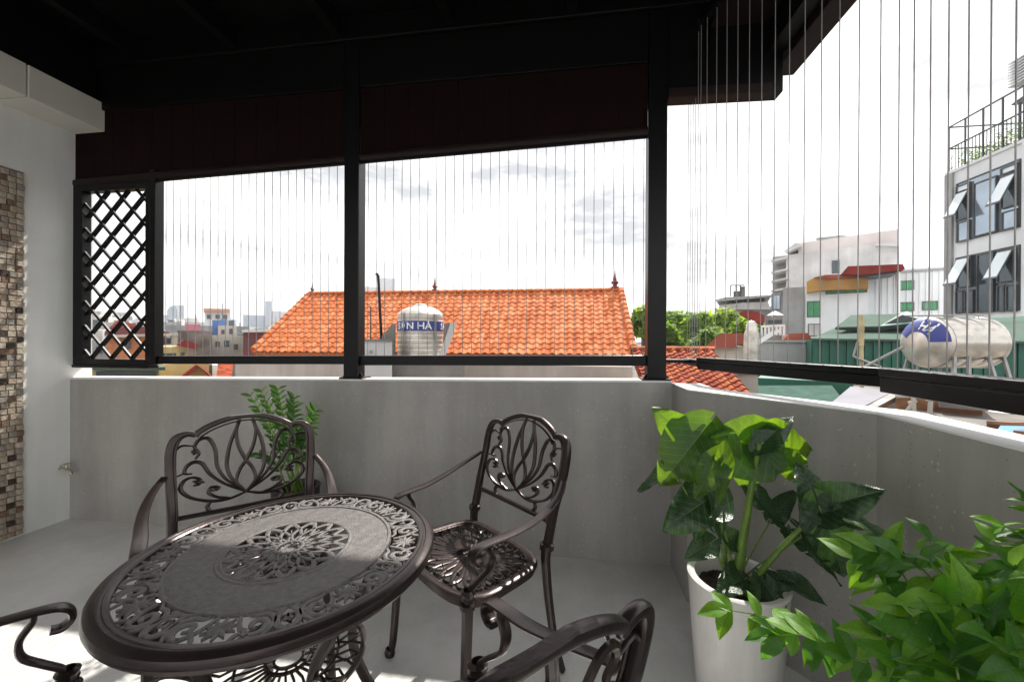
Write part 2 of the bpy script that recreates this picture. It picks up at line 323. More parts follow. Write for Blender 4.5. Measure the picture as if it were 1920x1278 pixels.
# left wall, soffit beam, mosaic strip, tap
lw = thing('plaster_wall', 'white plastered side wall at the left edge carrying a ledge under the roof', 'wall', (LX, 0, 0))
part('wall_body', MB().box(LX - 0.2, LX, -2.6, 2.50, 0, 3.335), M_plast, lw, 0)
part('ledge', MB().box(LX + 0.001, -3.264, 1.992, 2.415, 2.755, 2.955), M_beige, lw, 0, 0.004)
part('ledge', MB().box(LX + 0.001, -3.270, -2.6, 1.986, 2.757, 2.957), M_beige, lw, 0, 0.004)
mo = thing('mosaic_panel', 'narrow strip of brown and tan stone mosaic on the left wall', 'wall panel', (LX, 1.9, 0))
part('backing', MB().box(LX, LX + 0.006, 1.50, 2.118, 0.012, 2.362), M_grout, mo, 0)
tilem = []
for mm in M_stone:
    tb = MB().box(0, 0.012, -0.0175, 0.0175, -0.0165, 0.0165); me = tb.mesh('mosaic_tile', mm, 0); tilem.append(me)
rows = 62; dz = 2.34 / rows; st = MB()
for i in range(rows):
    off = random.uniform(-0.008, 0.008)
    for j in range(15):
        y = 2.098 - j * 0.0385 + off * (j > 0); z = 0.03 + i * dz
        if j < 4:
            o = link('mosaic_tile', random.choices(tilem, (38, 33, 13, 5, 14))[0], mo)
            o.location = (0.006 + random.uniform(-0.004, 0.0), y - 1.9, z); o.scale = (1 + random.uniform(-.2, .4), random.uniform(0.85, 1.02), random.uniform(0.9, 1.02))
        else:
            st.cm = random.choices(range(5), (34, 28, 16, 10, 14))[0]
            st.box(LX + 0.006, LX + 0.018 + random.uniform(-.003, .004), y - 0.0175, y + 0.0175, z - 0.0165, z + 0.0165)
o = part('mosaic_tiles', st, M_stone, mo, 0); o['kind'] = 'stuff'
tp = thing('wall_tap', 'small brass garden tap low on the white side wall', 'tap', (LX, 2.26, 0.62))
TY = onX(112, 878, LX); m = MB()
y0, z0 = TY.y, TY.z
tp.location = (LX, y0, z0)
m.sweep([(LX, y0, z0), (LX + 0.05, y0, z0), (LX + 0.085, y0, z0 - 0.006), (LX + 0.10, y0, z0 - 0.035)], 0.02, n=10, up=(0, 1, 0)); m.lathe([(0, 0.0), (0.024, 0), (0.024, 0.004), (0, 0.005)], (LX + 0.03, y0, z0 - 0.002), 12)
part('spout', m, M_chrome, tp)
m = MB(); m.sweep([(LX + 0.055, y0, z0 + 0.005), (LX + 0.055, y0, z0 + 0.03)], 0.012, n=8); m.sweep([(LX + 0.055, y0 - 0.035, z0 + 0.032), (LX + 0.055, y0, z0 + 0.038), (LX + 0.055, y0 + 0.035, z0 + 0.032)], 0.012, 0.006, n=8)
part('handle', m, M_chrome, tp)
# posts
def post(x0, x1, ztop, label):
    t = thing('steel_post', label, 'post', ((x0 + x1) / 2, BY + 0.05, ph(x0)), group='black posts on the parapet')
    part('shaft', MB().box(x0, x1, BY + 0.004, BY + 0.094, ph(x0) + 0.010, ztop), M_black, t, 0, 0.004)
    part('base_plate', MB().box(x0 - 0.028, x1 + 0.028, BY - 0.004, BY + 0.128, ph(x0) + 0.001, ph(x0) + 0.010), M_black, t, 0, 0.002)
    for a, sg in ((x0, -1), (x1, 1)):
        m = MB(); m.add([(a, BY + 0.03, ph(a) + 0.010), (a + sg * 0.022, BY + 0.03, ph(a) + 0.010), (a, BY + 0.03, ph(a) + 0.04), (a, BY + 0.036, ph(a) + 0.010), (a + sg * 0.022, BY + 0.036, ph(a) + 0.010), (a, BY + 0.036, ph(a) + 0.04)], [(0, 1, 2), (5, 4, 3), (0, 3, 4, 1), (1, 4, 5, 2), (2, 5, 3, 0)])
        part('gusset', m, M_black, t, 0)
    return t
post(-1.422, -1.322, 3.19, 'black steel post between the two wide open bays above the parapet')
post(0.466, 0.570, 3.19, 'black steel post at the corner where the back parapet meets the right one')
t = thing('steel_post', 'slim black post beside the diagonal lattice panel', 'post', (-2.82, BY + 0.05, 1.1))
part('shaft', MB().box(-2.872, -2.832, BY + 0.010, BY + 0.075, 1.105, 2.46), M_black, t, 0, 0.003)
# lattice
lt = thing('lattice_panel', 'black diagonal wooden lattice panel beside the left wall', 'lattice', (-3.14, BY + 0.04, 1.1))
x0, x1, z0, z1 = -3.5125, -2.874, 1.098, 2.375
for nm, b in (('frame_bar', (x0, x1, z0, z0 + 0.042)), ('frame_bar', (x0, x1, z1 - 0.04, z1)), ('frame_bar', (x0, x0 + 0.075, z0 + 0.042, z1 - 0.04)), ('frame_bar', (x1 - 0.038, x1, z0 + 0.042, z1 - 0.04))):
    part(nm, MB().box(b[0], b[1], BY + 0.012, BY + 0.072, b[2], b[3]), M_black, lt, 0, 0.003)
part('bottom_rail', MB().box(x0, x1, BY + 0.006, BY + 0.076, z0 - 0.022, z0 - 0.001), M_black, lt, 0, 0.003)
ix0, ix1, iz0, iz1 = x0 + 0.075, x1 - 0.038, z0 + 0.042, z1 - 0.04
pit = 0.170; hr = (iz1 - iz0)
for sg in (1, -1):
    for k in range(-9, 14):
        # line x = xs + sg*(z-iz0)*0.86
        xs = ix0 + 0.03 + k * pit if sg > 0 else ix0 + 0.06 + k * pit
        sl_ = 0.97 * sg; za, zb = iz0, iz1
        lo = sorted([(ix0 - xs) / sl_ + iz0, (ix1 - xs) / sl_ + iz0]); za = max(iz0, lo[0]); zb = min(iz1, lo[1])
        if zb - za < 0.03: continue
        yy = BY + (0.052 if sg > 0 else 0.032)
        a = V(xs + (za - iz0) * sl_, yy, za); b = V(xs + (zb - iz0) * sl_, yy, zb)
        part('lattice_slat', MB().bar(a, b, 0.024 if sg > 0 else 0.012, 0.017, up=(0, 0, 1)), M_black, lt, 0)
# back rails with cables
def wire(p0, p1, parent, r=0.0021):
    m = MB(); m.sweep([p0, p1], r * 2, n=5, up=(0, 1, 0)); part('cable', m, M_cable, parent, 60)
def bay(xa, xb, thick, name, label, ztop, n):
    t = thing('cable_screen', label, 'railing', ((xa + xb) / 2, BY + 0.06, rh(xa)))
    m = MB(); y0, y1 = BY + 0.028, BY + 0.078
    m.hexa([(xa, y0, rh(xa) - thick), (xb, y0, rh(xb) - thick), (xb, y1, rh(xb) - thick), (xa, y1, rh(xa) - thick), (xa, y0, rh(xa)), (xb, y0, rh(xb)), (xb, y1, rh(xb)), (xa, y1, rh(xa))])
    part('rail', m, M_black, t, 0, 0.004)
    for i in range(n):
        x = xa + (xb - xa) * (i + 0.7) / n; wire(V(x, BY + 0.053, rh(x)), V(x, BY + 0.053, ztop(x) + 0.06), t)
    return t
bz = lambda x: 2.425 + (x + 1.43) * 0.027
bay(-2.832, -1.422, 0.056, 'l', 'thin vertical steel cables above the rail between lattice and middle post', bz, 24)
bay(-1.322, 0.466, 0.062, 'm', 'thin vertical steel cables above the rail between the two thick posts', bz, 31)
# right cable screen on a bent rail
RP = [V(0.735, 2.57, 0), V(0.733, 2.293, 0), V(1.095, 1.511, 0)]
RP2 = [V(1.095, 1.511, 0), V(1.089, 1.10, 0), V(1.085, 0.5, 0), V(1.08, -2.5, 0)]
ZR = lambda z: 1.285 - (1.285 - z) * 1.047
rs = thing('cable_screen', 'angled black rail with widely spaced cables above the curved right parapet', 'railing', (1, 1.4, 1.2))
def railsec(pl, z0, z1, w, mm, nm, lo=0.0):
    A = offs(pl, -w / 2 + lo); B = offs(pl, w / 2 + lo); part(nm, ribbon(A, B, ZR(z0), ZR(z1)), mm, rs, 0, 0.003)
railsec(RP[1:], 1.138, 1.176, 0.050, M_black, 'rail'); railsec(RP[1:], 1.178, 1.200, 0.066, M_black, 'rail_cap')
railsec(RP[:2], 1.150, 1.186, 0.045, M_black, 'rail')
railsec(RP2, 1.122, 1.170, 0.060, M_black, 'rail', -0.003); railsec(RP2, 1.174, 1.200, 0.072, M_black, 'rail_cap', -0.003)
part('rail', MB().bar(V(0.575, BY + 0.06, 1.168), V(0.735, BY + 0.06, 1.168), 0.03, 0.022), M_black, rs, 0, 0.002)
m = MB()
for q in (V(1.2, 0.9, 0), V(0.76, 2.10, 0), V(1.045, 0.3, 0)): pass
for a, b, nn in ((RP[0], RP[1], 6), (RP[1], RP[2], 13), (RP2[0], RP2[1], 7), (RP2[1], RP2[2], 8)):
    for i in range(nn):
        p = a.lerp(b, (i + 0.5) / nn); wire(V(p.x, p.y, 1.194), V(p.x, p.y, 3.035), rs, 0.0019)
part('top_track', ribbon(offs(RP + RP2[1:], -0.02), offs(RP + RP2[1:], 0.02), 3.036, 3.062), M_rafter, rs, 0)

# blinds
def blind(xa, xb, label):
    t = thing('roller_blind', label, 'blind', ((xa + xb) / 2, BY + 0.03, 2.5), group='brown roller blinds')
    n = int((xb - xa) / 0.155); w = (xb - xa) / n
    for i in range(n):
        x = xa + i * w
        m = MB(); m.hexa([(x + .001, BY + 0.025, bz(x) + 0.055), (x + w - .001, BY + 0.025, bz(x + w) + 0.055), (x + w - .001, BY + 0.032, bz(x + w) + 0.055), (x + .001, BY + 0.032, bz(x) + 0.055), (x + .001, BY + 0.025, 3.14), (x + w - .001, BY + 0.025, 3.14), (x + w - .001, BY + 0.032, 3.14), (x + .001, BY + 0.032, 3.14)])
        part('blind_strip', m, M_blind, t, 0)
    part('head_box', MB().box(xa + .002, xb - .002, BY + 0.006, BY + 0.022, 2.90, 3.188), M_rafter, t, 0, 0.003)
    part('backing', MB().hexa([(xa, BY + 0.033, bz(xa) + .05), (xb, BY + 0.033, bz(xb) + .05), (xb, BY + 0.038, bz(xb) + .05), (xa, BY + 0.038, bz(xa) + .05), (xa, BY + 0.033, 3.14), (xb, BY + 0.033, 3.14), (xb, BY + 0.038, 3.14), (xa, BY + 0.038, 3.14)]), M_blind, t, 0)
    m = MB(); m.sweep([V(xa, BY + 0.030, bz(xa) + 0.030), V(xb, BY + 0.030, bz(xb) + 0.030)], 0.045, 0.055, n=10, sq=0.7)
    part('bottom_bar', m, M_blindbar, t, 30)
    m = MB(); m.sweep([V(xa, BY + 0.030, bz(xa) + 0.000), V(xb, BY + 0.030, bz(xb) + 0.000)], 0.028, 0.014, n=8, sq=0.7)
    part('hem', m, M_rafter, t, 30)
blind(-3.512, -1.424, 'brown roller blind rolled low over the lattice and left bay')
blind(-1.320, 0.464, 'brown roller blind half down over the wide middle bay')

# roof
rf = thing('terrace_roof', 'near black steel roof with rafters over the terrace', 'roof', (-1, 0, 3.2))
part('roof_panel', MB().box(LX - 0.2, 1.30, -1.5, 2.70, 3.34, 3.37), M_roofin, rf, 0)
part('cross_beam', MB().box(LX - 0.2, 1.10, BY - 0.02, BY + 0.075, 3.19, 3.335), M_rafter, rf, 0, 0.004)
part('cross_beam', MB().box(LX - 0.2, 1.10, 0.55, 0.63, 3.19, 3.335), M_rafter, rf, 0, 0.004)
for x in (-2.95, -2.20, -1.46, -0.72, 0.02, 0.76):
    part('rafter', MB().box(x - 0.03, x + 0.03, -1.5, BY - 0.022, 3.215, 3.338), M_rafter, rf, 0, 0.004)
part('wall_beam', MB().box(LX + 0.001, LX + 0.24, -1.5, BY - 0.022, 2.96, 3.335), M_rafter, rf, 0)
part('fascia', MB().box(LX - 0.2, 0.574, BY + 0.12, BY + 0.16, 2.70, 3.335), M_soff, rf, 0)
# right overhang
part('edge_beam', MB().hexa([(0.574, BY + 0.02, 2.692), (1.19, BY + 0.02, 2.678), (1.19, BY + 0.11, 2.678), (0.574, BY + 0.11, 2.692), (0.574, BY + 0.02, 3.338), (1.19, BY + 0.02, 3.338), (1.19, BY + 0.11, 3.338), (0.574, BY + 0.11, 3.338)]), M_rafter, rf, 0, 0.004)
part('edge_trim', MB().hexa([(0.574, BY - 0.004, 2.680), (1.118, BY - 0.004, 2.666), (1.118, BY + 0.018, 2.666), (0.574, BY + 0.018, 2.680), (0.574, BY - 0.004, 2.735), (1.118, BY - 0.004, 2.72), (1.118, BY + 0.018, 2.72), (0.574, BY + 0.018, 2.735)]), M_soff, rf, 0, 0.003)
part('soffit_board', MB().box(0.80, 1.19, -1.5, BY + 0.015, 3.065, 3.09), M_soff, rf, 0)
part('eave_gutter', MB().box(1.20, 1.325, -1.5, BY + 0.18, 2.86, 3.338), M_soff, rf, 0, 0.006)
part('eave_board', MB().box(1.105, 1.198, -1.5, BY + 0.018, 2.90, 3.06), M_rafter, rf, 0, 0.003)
# ================================================================== FURNITURE
def byk(u, v): return 0.180 + (v - 0.41) * 0.105 + 0.016 * (1 - (u / 0.21) ** 2)
def bp(u, v, off=0.0): return V(u, byk(u, v) + off, v)
def both(s, pts): return [V(p[0] * s, p[1], p[2]) for p in pts]
def make_chair(label):
    r = thing('dining_chair', label, 'chair', (0, 0, 0), 0, 'cast metal dining chairs around the table')
    # back frame: stiles, shoulders and arched crest
    half = [(0.200, 0.44), (0.203, 0.55), (0.209, 0.68), (0.215, 0.80), (0.214, 0.865), (0.200, 0.902), (0.172, 0.914), (0.146, 0.906)]
    for s in (1, -1):
        m = MB(); m.sweep(catmull([bp(s * u, v) for u, v in half], 5), lambda k: 0.030 - .006 * k, lambda k: 0.034 - .010 * k, up=(0, 1, 0), n=10, sq=0.75)
        m.sweep(catmull([bp(s * u * 0.93, v - 0.004, -0.012) for u, v in half[1:-1]], 4), 0.008, 0.008, up=(0, 1, 0), n=6)
        part('back_stile', m, M_bronze, r, 35)
    crest = [(-0.150, 0.900), (-0.137, 0.918), (-0.10, 0.944), (-0.05, 0.964), (0, 0.971), (0.05, 0.964), (0.10, 0.944), (0.137, 0.918), (0.150, 0.900)]
    m = MB(); m.sweep(catmull([bp(u, v) for u, v in crest], 10), lambda k: 0.022 + 0.004 * math.sin(math.pi * k), 0.024, up=(0, 1, 0), n=10, sq=0.75)
    m.sweep(catmull([bp(u * 0.96, v - 0.020, -0.014) for u, v in crest], 4), 0.007, 0.008, up=(0, 1, 0), n=6)
    part('crest_rail', m, M_bronze, r, 35)
    m = MB(); m.sweep([bp(-0.202, 0.552), bp(-0.1, 0.548), bp(0, 0.546), bp(0.1, 0.548), bp(0.202, 0.552)], 0.020, 0.018, up=(0, 1, 0), n=8, sq=0.7)
    part('cross_rail', m, M_bronze, r, 35)
    m = MB(); T = 0.0125
    def cv(pts, w=T, w2=None):
        for s in (1, -1):
            m.sweep(catmull([bp(s * u, v) for u, v in pts], 5), (lambda k: w * (.8 + .45 * math.sin(math.pi * k)) + ((w2 or w) - w) * k), 0.014, up=(0, 1, 0), n=6)
    cv([(0.0, .605), (.028, .67), (.020, .735), (0, .785), (-.022, .84), (-.030, .90), (-.018, .955)])
    cv([(0.0, .605), (.042, .69), (.058, .77), (.050, .85), (.032, .91), (.022, .955)])
    cv([(0.0, .605), (.058, .69), (.085, .77), (.092, .84), (.112, .885), (.138, .885), (.150, .86), (.138, .835), (.148, .815)], T, 0.012)
    cv([(0.0, .605), (.064, .67), (.105, .735), (.125, .79), (.150, .805), (.172, .79), (.175, .762), (.155, .755)], T, 0.013)
    cv([(0.0, .605), (.05, .588), (.105, .593), (.155, .625), (.183, .675), (.178, .72), (.155, .735), (.133, .715), (.137, .69), (.152, .69)], T, 0.013)
    cv([(.05, .59), (.085, .605), (.108, .635), (.100, .665), (.080, .655), (.088, .64)], T, 0.012)
    cv([(.100, .594), (.112, .572), (.10, .552)]); cv([(.150, .863), (.185, .87), (.205, .85)], 0.007); cv([(.175, .765), (.2, .75)], 0.007); cv([(.183, .69), (.205, .68)], 0.007)
    for s in (1, -1):  # leaf bosses
        for u, v, a, L in ((.137, .705, .5, .040), (.098, .650, 1.2, .026), (.150, .842, .2, .022)):
            m.sweep([bp(s * (u - L * math.cos(a) / 2), v - L * math.sin(a) / 2), bp(s * u, v), bp(s * (u + L * math.cos(a) / 2), v + L * math.sin(a) / 2)], lambda k: 0.004 + 0.024 * math.sin(math.pi * k), 0.014, up=(0, 1, 0), n=8)
    part('back_scrollwork', m, M_bronze, r, 50)
    # seat
    zs = 0.412
    def seatpt(a, k=1.0):
        c, s_ = math.cos(a), math.sin(a); n_ = 4.5
        q = (abs(c) ** n_ + abs(s_) ** n_) ** (-1 / n_); y = -0.185 * q * s_ if s_ > 0 else -0.175 * q * s_
        w = 0.212 - 0.012 * (y / 0.185); x = w * q * c
        if s_ > 0: y -= 0.022 * (1 - (x / 0.22) ** 2)
        return V(x * k, y * k, zs - 0.014 * (1 - k) ** 0.6 * (k < 1))
    m = MB(); ring = [seatpt(2 * math.pi * i / 64) for i in range(64)]
    m.sweep(ring, 0.030, 0.020, up=(0, 0, 1), n=8, closed=True, sq=0.7)
    m.sweep([p + V(0, 0, -0.016) for p in ring], 0.012, 0.030, up=(0, 0, 1), n=6, closed=True, sq=0.6)
    part('seat_frame', m, M_bronze, r, 35)
    m = MB(); nrib = 48
    for i in range(nrib):
        a = 2 * math.pi * (i + .5) / nrib; pts = []
        for j in range(7):
            k = 0.10 + 0.84 * j / 6; aa = a + 0.16 * math.sin(math.pi * j / 6) * (1 if i % 2 else -1); pts.append(seatpt(aa, k))
        m.sweep(catmull(pts, 2), lambda k: 0.006 + 0.015 * math.sin(math.pi * min(1, k * 1.05)), 0.012, up=(0, 0, 1), n=6)
        if i % 2 == 0:
            q = [seatpt(a + 0.10, .62), seatpt(a + .15, .74), seatpt(a + .08, .85), seatpt(a - .03, .82), seatpt(a - .02, .75)]
            m.sweep(catmull(q, 3), 0.008, 0.012, up=(0, 0, 1), n=6)
    m.sweep([seatpt(2 * math.pi * i / 40, .11) for i in range(40)], 0.012, 0.012, closed=True, n=6)
    m.sweep([seatpt(2 * math.pi * i / 60, .60 + 0.05 * math.sin(i * 2 * math.pi / 6)) for i in range(60)], 0.007, 0.011, closed=True, n=6)
    m.sweep([seatpt(2 * math.pi * i / 60, .93) for i in range(60)], 0.012, 0.012, closed=True, n=6)
    part('seat', m, M_bronze, r, 50)
    for s in (1, -1):
        m = MB(); m.sweep(catmull(both(s, [(.208, -.178, .425), (.211, -.182, .34), (.214, -.19, .20), (.219, -.20, .06), (.223, -.208, .008)]), 4), lambda k: 0.034 - 0.010 * k, lambda k: 0.034 - 0.010 * k, up=(0, 1, 0), n=8, sq=0.65)
        m.lathe([(0, 0), (.019, 0), (.021, .008), (.017, .022), (.012, .026)], (s * .224, -.212, 0), 12)
        m.lathe([(.018, 0), (.024, .004), (.024, .018), (.018, .024)], (s * .208, -.180, .395), 12)
        part('leg', m, M_bronze, r, 40)
        m = MB(); m.sweep(catmull(both(s, [(.200, .182, .47), (.200, .186, .40), (.203, .198, .28), (.208, .226, .12), (.214, .262, .006)]), 4), lambda k: 0.032 - 0.008 * k, lambda k: 0.034 - 0.008 * k, up=(0, 1, 0), n=8, sq=0.65)
        m.lathe([(.017, 0), (.025, .004), (.025, .022), (.017, .028)], (s * .2, .185, .452), 12)
        part('leg', m, M_bronze, r, 40)
        arm = [(.236, -.150, .548), (.236, -.170, .546), (.236, -.186, .562), (.236, -.182, .585), (.237, -.160, .600), (.240, -.120, .606), (.247, -.04, .612), (.256, .04, .632), (.258, .11, .668), (.248, .165, .715), (.226, .205, .765)]
        arm = [(.236, -.158, .566), (.236, -.150, .552)] + arm[1:] if False else arm
        m = MB(); m.sweep(catmull(both(s, arm), 5), lambda k: 0.026 + 0.012 * math.sin(math.pi * min(1, k * 1.25)) - 0.006 * k, 0.015, up=(1, 0, 0) if False else (s, 0, 0.001), n=10, sq=0.8) if False else None
        m = MB(); P = catmull(both(s, arm), 5)
        # flat bar: wide across x, thin in its own profile plane
        m.sweep(P, 0.015, lambda k: 0.030 + 0.005 * math.sin(math.pi * k) - 0.010 * max(0, k - 0.6) / 0.4, up=(1, 0, 0), n=10, sq=0.75)
        part('armrest', m, M_bronze, r, 40)
        m = MB(); m.sweep(catmull(both(s, [(.210, -.178, .430), (.213, -.170, .455), (.220, -.140, .482), (.230, -.108, .512), (.236, -.104, .548), (.238, -.122, .580), (.240, -.125, .598)]), 5), lambda k: 0.014, lambda k: 0.022 + .006 * k, up=(1, 0, 0), n=8, sq=0.8)
        m.lathe([(.012, 0), (.022, .004), (.020, .014), (.024, .022), (.014, .030)], (s * .209, -.178, .426), 12)
        part('arm_support', m, M_bronze, r, 40)
    kz = ([0, .412, .60, .78, .906, .975], [0, .452, .635, .757, .890, .952])
    for ch in r.children:      # final proportions measured off the photograph
        for v in ch.data.vertices:
            x, y, z = v.co; y += 0.066 * max(0, (z - .42) / .49) * min(1, max(0, y / .19)) ** 1.5
            v.co = (x * 1.17, y, float(np.interp(z, *kz)))
    return r
def copy_tree(o, parent=None):
    c = o.copy(); COL.objects.link(c); c.parent = parent
    for ch in list(o.children): copy_tree(ch, c)
    return c
CH = [(-0.372, 1.517, -41.3, 'dark bronze armchair standing clear of the table, its patterned seat fully in view'),
      (-1.183, 1.333, 42.6, 'dark bronze armchair tucked behind the round table with a leafy plant behind its back'),
      (-0.261, 0.657, -135.2, 'dark bronze armchair seen from behind, cut off by the bottom edge, crest rail nearest'),
      (-1.075, 0.511, 146.9, 'dark bronze armchair at the lower left corner of which only one arm shows')]
ch0 = make_chair(CH[0][3])
for i, (x, y, a, lb) in enumerate(CH):
    o = ch0 if i == 0 else copy_tree(ch0)
    o.location = (x, y, 0); o.rotation_euler = (0, 0, R(a)); o['label'] = lb

# table
TX, TYY, TR, TZ = -0.765, 1.009, 0.397, 0.705
tb = thing('round_table', 'round cast metal garden table with pierced scroll border and centre rosette', 'table', (0, 0, 0))
def pol(r, a, z=0.0): return V(r * math.cos(a), r * math.sin(a), z)
m = MB(); m.lathe([(.352, -.010), (.352, 0.0), (.357, .0035), (.364, .0035), (.366, .001), (.371, .001), (.374, .004), (.385, .003), (.393, -.002), (.397, -.010), (.397, -.017), (.392, -.021), (.394, -.025), (.390, -.031), (.380, -.034), (.372, -.032), (.366, -.018)], n=128, close=True)
part('rim', m, M_bronze, tb, 30)
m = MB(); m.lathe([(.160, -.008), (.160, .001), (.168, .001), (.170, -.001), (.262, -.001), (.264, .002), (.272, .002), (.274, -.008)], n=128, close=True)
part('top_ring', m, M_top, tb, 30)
# rosette: crossing spiral ribs, four rings of pierced petals
m = MB(); NR = 16
for i in range(NR):
    for sg in (1, -1):
        a = 2 * math.pi * i / NR; m.sweep([pol(0.036 + 0.124 * (j / 10), a + sg * 0.60 * (j / 10) ** 0.85, -.002) for j in range(11)], lambda k: 0.0060 + 0.0085 * k, 0.005, n=8, sq=.45)
for rr, w in ((0.034, .011), (0.157, .010)):
    m.sweep([pol(rr, 2 * math.pi * i / 48, -.001) for i in range(48)], w, 0.008, n=6, closed=True)
m.lathe([(.0, -.010), (.019, -.010), (.022, -.004), (.026, -.003)], n=24)
for i in range(8):
    a = 2 * math.pi * (i + .5) / 8; m.sweep([pol(.022, a, -.003), pol(.034, a, -.003)], .006, .006, n=5)
for i in range(NR):
    a = 2 * math.pi * (i + .5) / NR
    m.sweep([pol(.136, a, -.002), pol(.156, a, -.002)], .006, .006, n=5); m.sweep([pol(.088, a, -.002), pol(.108, a, -.002)], .004, .006, n=5)
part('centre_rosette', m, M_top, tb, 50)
# border: eight repeats of flower + scrolls
m = MB(); NS = 8; r0, r1 = .272, .354
for i in range(NS):
    A0 = 2 * math.pi * (i + 0.32) / NS; da = math.pi / NS
    def B(u, v, s=1): return pol(r0 + (r1 - r0) * v, A0 + s * u * da, -.003)
    fc = B(0, .5)
    for k in range(10):
        an = 2 * math.pi * k / 10; d = V(math.cos(an), math.sin(an), 0)
        m.sweep([fc + d * .004, fc + d * .018, fc + d * .033], lambda q: .003 + .010 * math.sin(math.pi * min(1, .15 + q * .85)), .008, n=6)
    m.lathe([(0, .004), (.006, .003), (.009, -.003)], fc, 10)
    for s in (1, -1):
        L = [
            ([(.20, .10), (.30, .52), (.46, .84), (.63, .80), (.70, .54), (.60, .34), (.48, .38), (.47, .56), (.55, .62)], .0125),
            ([(1.0, .03), (.90, .16), (.83, .42), (.86, .74), (.95, .90), (1.0, .84)], .0125),
            ([(.24, .98), (.30, .80), (.38, .70)], .009), ([(.30, .02), (.46, .14), (.62, .13), (.77, .28), (.80, .52), (.74, .78), (.66, .97)], .0105),
            ([(.93, .58), (1.0, .48), (1.0, .38)], .009), ([(.46, .84), (.49, .99)], .008)]
        for pts, w in L:
            m.sweep(catmull([B(u, v, s) for u, v in pts], 6), (lambda k, w=w: w * (0.62 + 0.5 * math.sin(math.pi * k))), .0055, n=8, sq=.45)
        for u, v, an in ((.38, .66, .8), (.86, .10, 2.0)):
            c = B(u, v, s); d = V(math.cos(A0 + an), math.sin(A0 + an), 0)
            m.sweep([c - d * .010, c, c + d * .012], lambda q: .004 + .013 * math.sin(math.pi * q), .006, n=8, sq=.7)
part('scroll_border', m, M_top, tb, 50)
# legs and pierced lower shelf
for k in range(4):
    a = R(52 + 90 * k)
    prof = [(.33, .655), (.31, .62), (.26, .56), (.205, .48), (.178, .40), (.182, .32), (.225, .20), (.285, .09), (.325, .02), (.345, .006)]
    m = MB(); m.sweep(catmull([pol(r_, a, z - TZ) for r_, z in prof], 4), lambda q: .036 - .006 * math.sin(math.pi * q), .022, up=tuple(pol(1, a + math.pi / 2)), n=8, sq=.65)
    m.sweep(catmull([pol(r_, a, z - TZ) for r_, z in ((.18, .42), (.22, .47), (.27, .50), (.30, .47), (.285, .44), (.265, .455))], 4), .012, .012, up=tuple(pol(1, a + math.pi / 2)), n=6)
    part('leg', m, M_bronze, tb, 40)
m = MB(); sz = .395 - TZ
for rr, w in ((.196, .018), (.128, .008), (.056, .010), (.036, .008)):
    m.sweep([pol(rr, 2 * math.pi * i / 56, sz) for i in range(56)], w, .012, n=6, closed=True)
for i in range(30):
    a = 2 * math.pi * i / 30; m.sweep([pol(.058, a, sz), pol(.093, a + .05, sz), pol(.127, a, sz)], .007, .008, n=6)
    m.sweep([pol(.128, a, sz), pol(.16, a + .12, sz), pol(.19, a + .02, sz)], .007, .008, n=6)
    if i % 2: m.sweep([pol(.128, a, sz), pol(.16, a - .12, sz), pol(.19, a + .02, sz)], .007, .008, n=6)
for i in range(12):
    a = 2 * math.pi * i / 12; m.sweep([pol(.036, a, sz), pol(.056, a, sz)], .007, .008, n=5)
part('lower_shelf', m, M_bronze, tb, 50)
m = MB(); m.sweep([pol(.335, 2 * math.pi * i / 72, -.052) for i in range(72)], .010, .022, n=6, closed=True, sq=.7); part('under_ring', m, M_bronze, tb, 40)
tb.location = (TX, TYY, TZ)
# ================================================================== PLANTS
def leaf_mesh(name, m, nu=16, nv=5, heart=0.16, wmax=0.5, peak=0.30, slits=0, fold=0.25, droop=0.35, wave=0.03, seed=0, tippow=0.9, roll=0.0):
    rr = random.Random(seed); vs = []; fs = []
    def w(t):
        t = max(1e-4, min(1, t)); a = (t / peak) ** 0.5 if t < peak else (1 - ((t - peak) / (1 - peak)) ** 1.7) ** tippow if t < 1 else 0
        return wmax * max(0.0, a) + (0.012 if t < .98 else 0)
    ph1, ph2 = rr.uniform(0, 6), rr.uniform(0, 6)
    for s in (-1, 1):
        b = len(vs)
        for i in range(nu + 1):
            t = i / nu
            for j in range(nv + 1):
                v = j / nv; x = s * w(t) * v; y = t - heart * (v ** 1.3) * (1 - t) * 1.6 + 0.10 * v * math.sin(math.pi * t) * (slits > 0)
                z = fold * abs(x) - droop * t * t * 0.5 + wave * math.sin(9 * t + ph1 + s) * v * v * 1.2 - roll * (x * x) * 2 + 0.012 * math.cos(2 * math.pi * t * 7) * v
                vs.append((x, y - 0.0, z))
        for i in range(nu):
            for j in range(nv):
                if slits and j >= nv * 0.45 and i % max(2, (nu // slits)) == (1 if s > 0 else 2) and 1 < i < nu - 2: continue
                q = (b + i * (nv + 1) + j, b + (i + 1) * (nv + 1) + j, b + (i + 1) * (nv + 1) + j + 1, b + i * (nv + 1) + j + 1)
                fs.append(q if s < 0 else q[::-1])
    # raised midrib so that it catches the light
    mb = MB().add(vs, fs)
    mb.sweep([V(0, t, -droop * t * t * 0.5 + 0.004) for t in (0, .25, .5, .75, .97)], lambda k: 0.022 * (1 - k) + .004, 0.010, n=5)
    return mb.mesh(name, m, 60)
def place(me, base, tip, nrm, parent, ws=1.0, name='leaf', zs=1.0):
    y = tip - base; L = y.length; y.normalize(); n = Vector(nrm); x = y.cross(n)
    if x.length < 1e-3: x = y.orthogonal()
    x.normalize(); z = x.cross(y)
    q = org(parent) if parent else V(0, 0, 0); b = base - q
    o = link(name, me, parent)
    o.matrix_basis = Matrix(((x.x * L * ws, y.x * L, z.x * L * zs, b.x), (x.y * L * ws, y.y * L, z.y * L * zs, b.y), (x.z * L * ws, y.z * L, z.z * L * zs, b.z), (0, 0, 0, 1)))
    return o
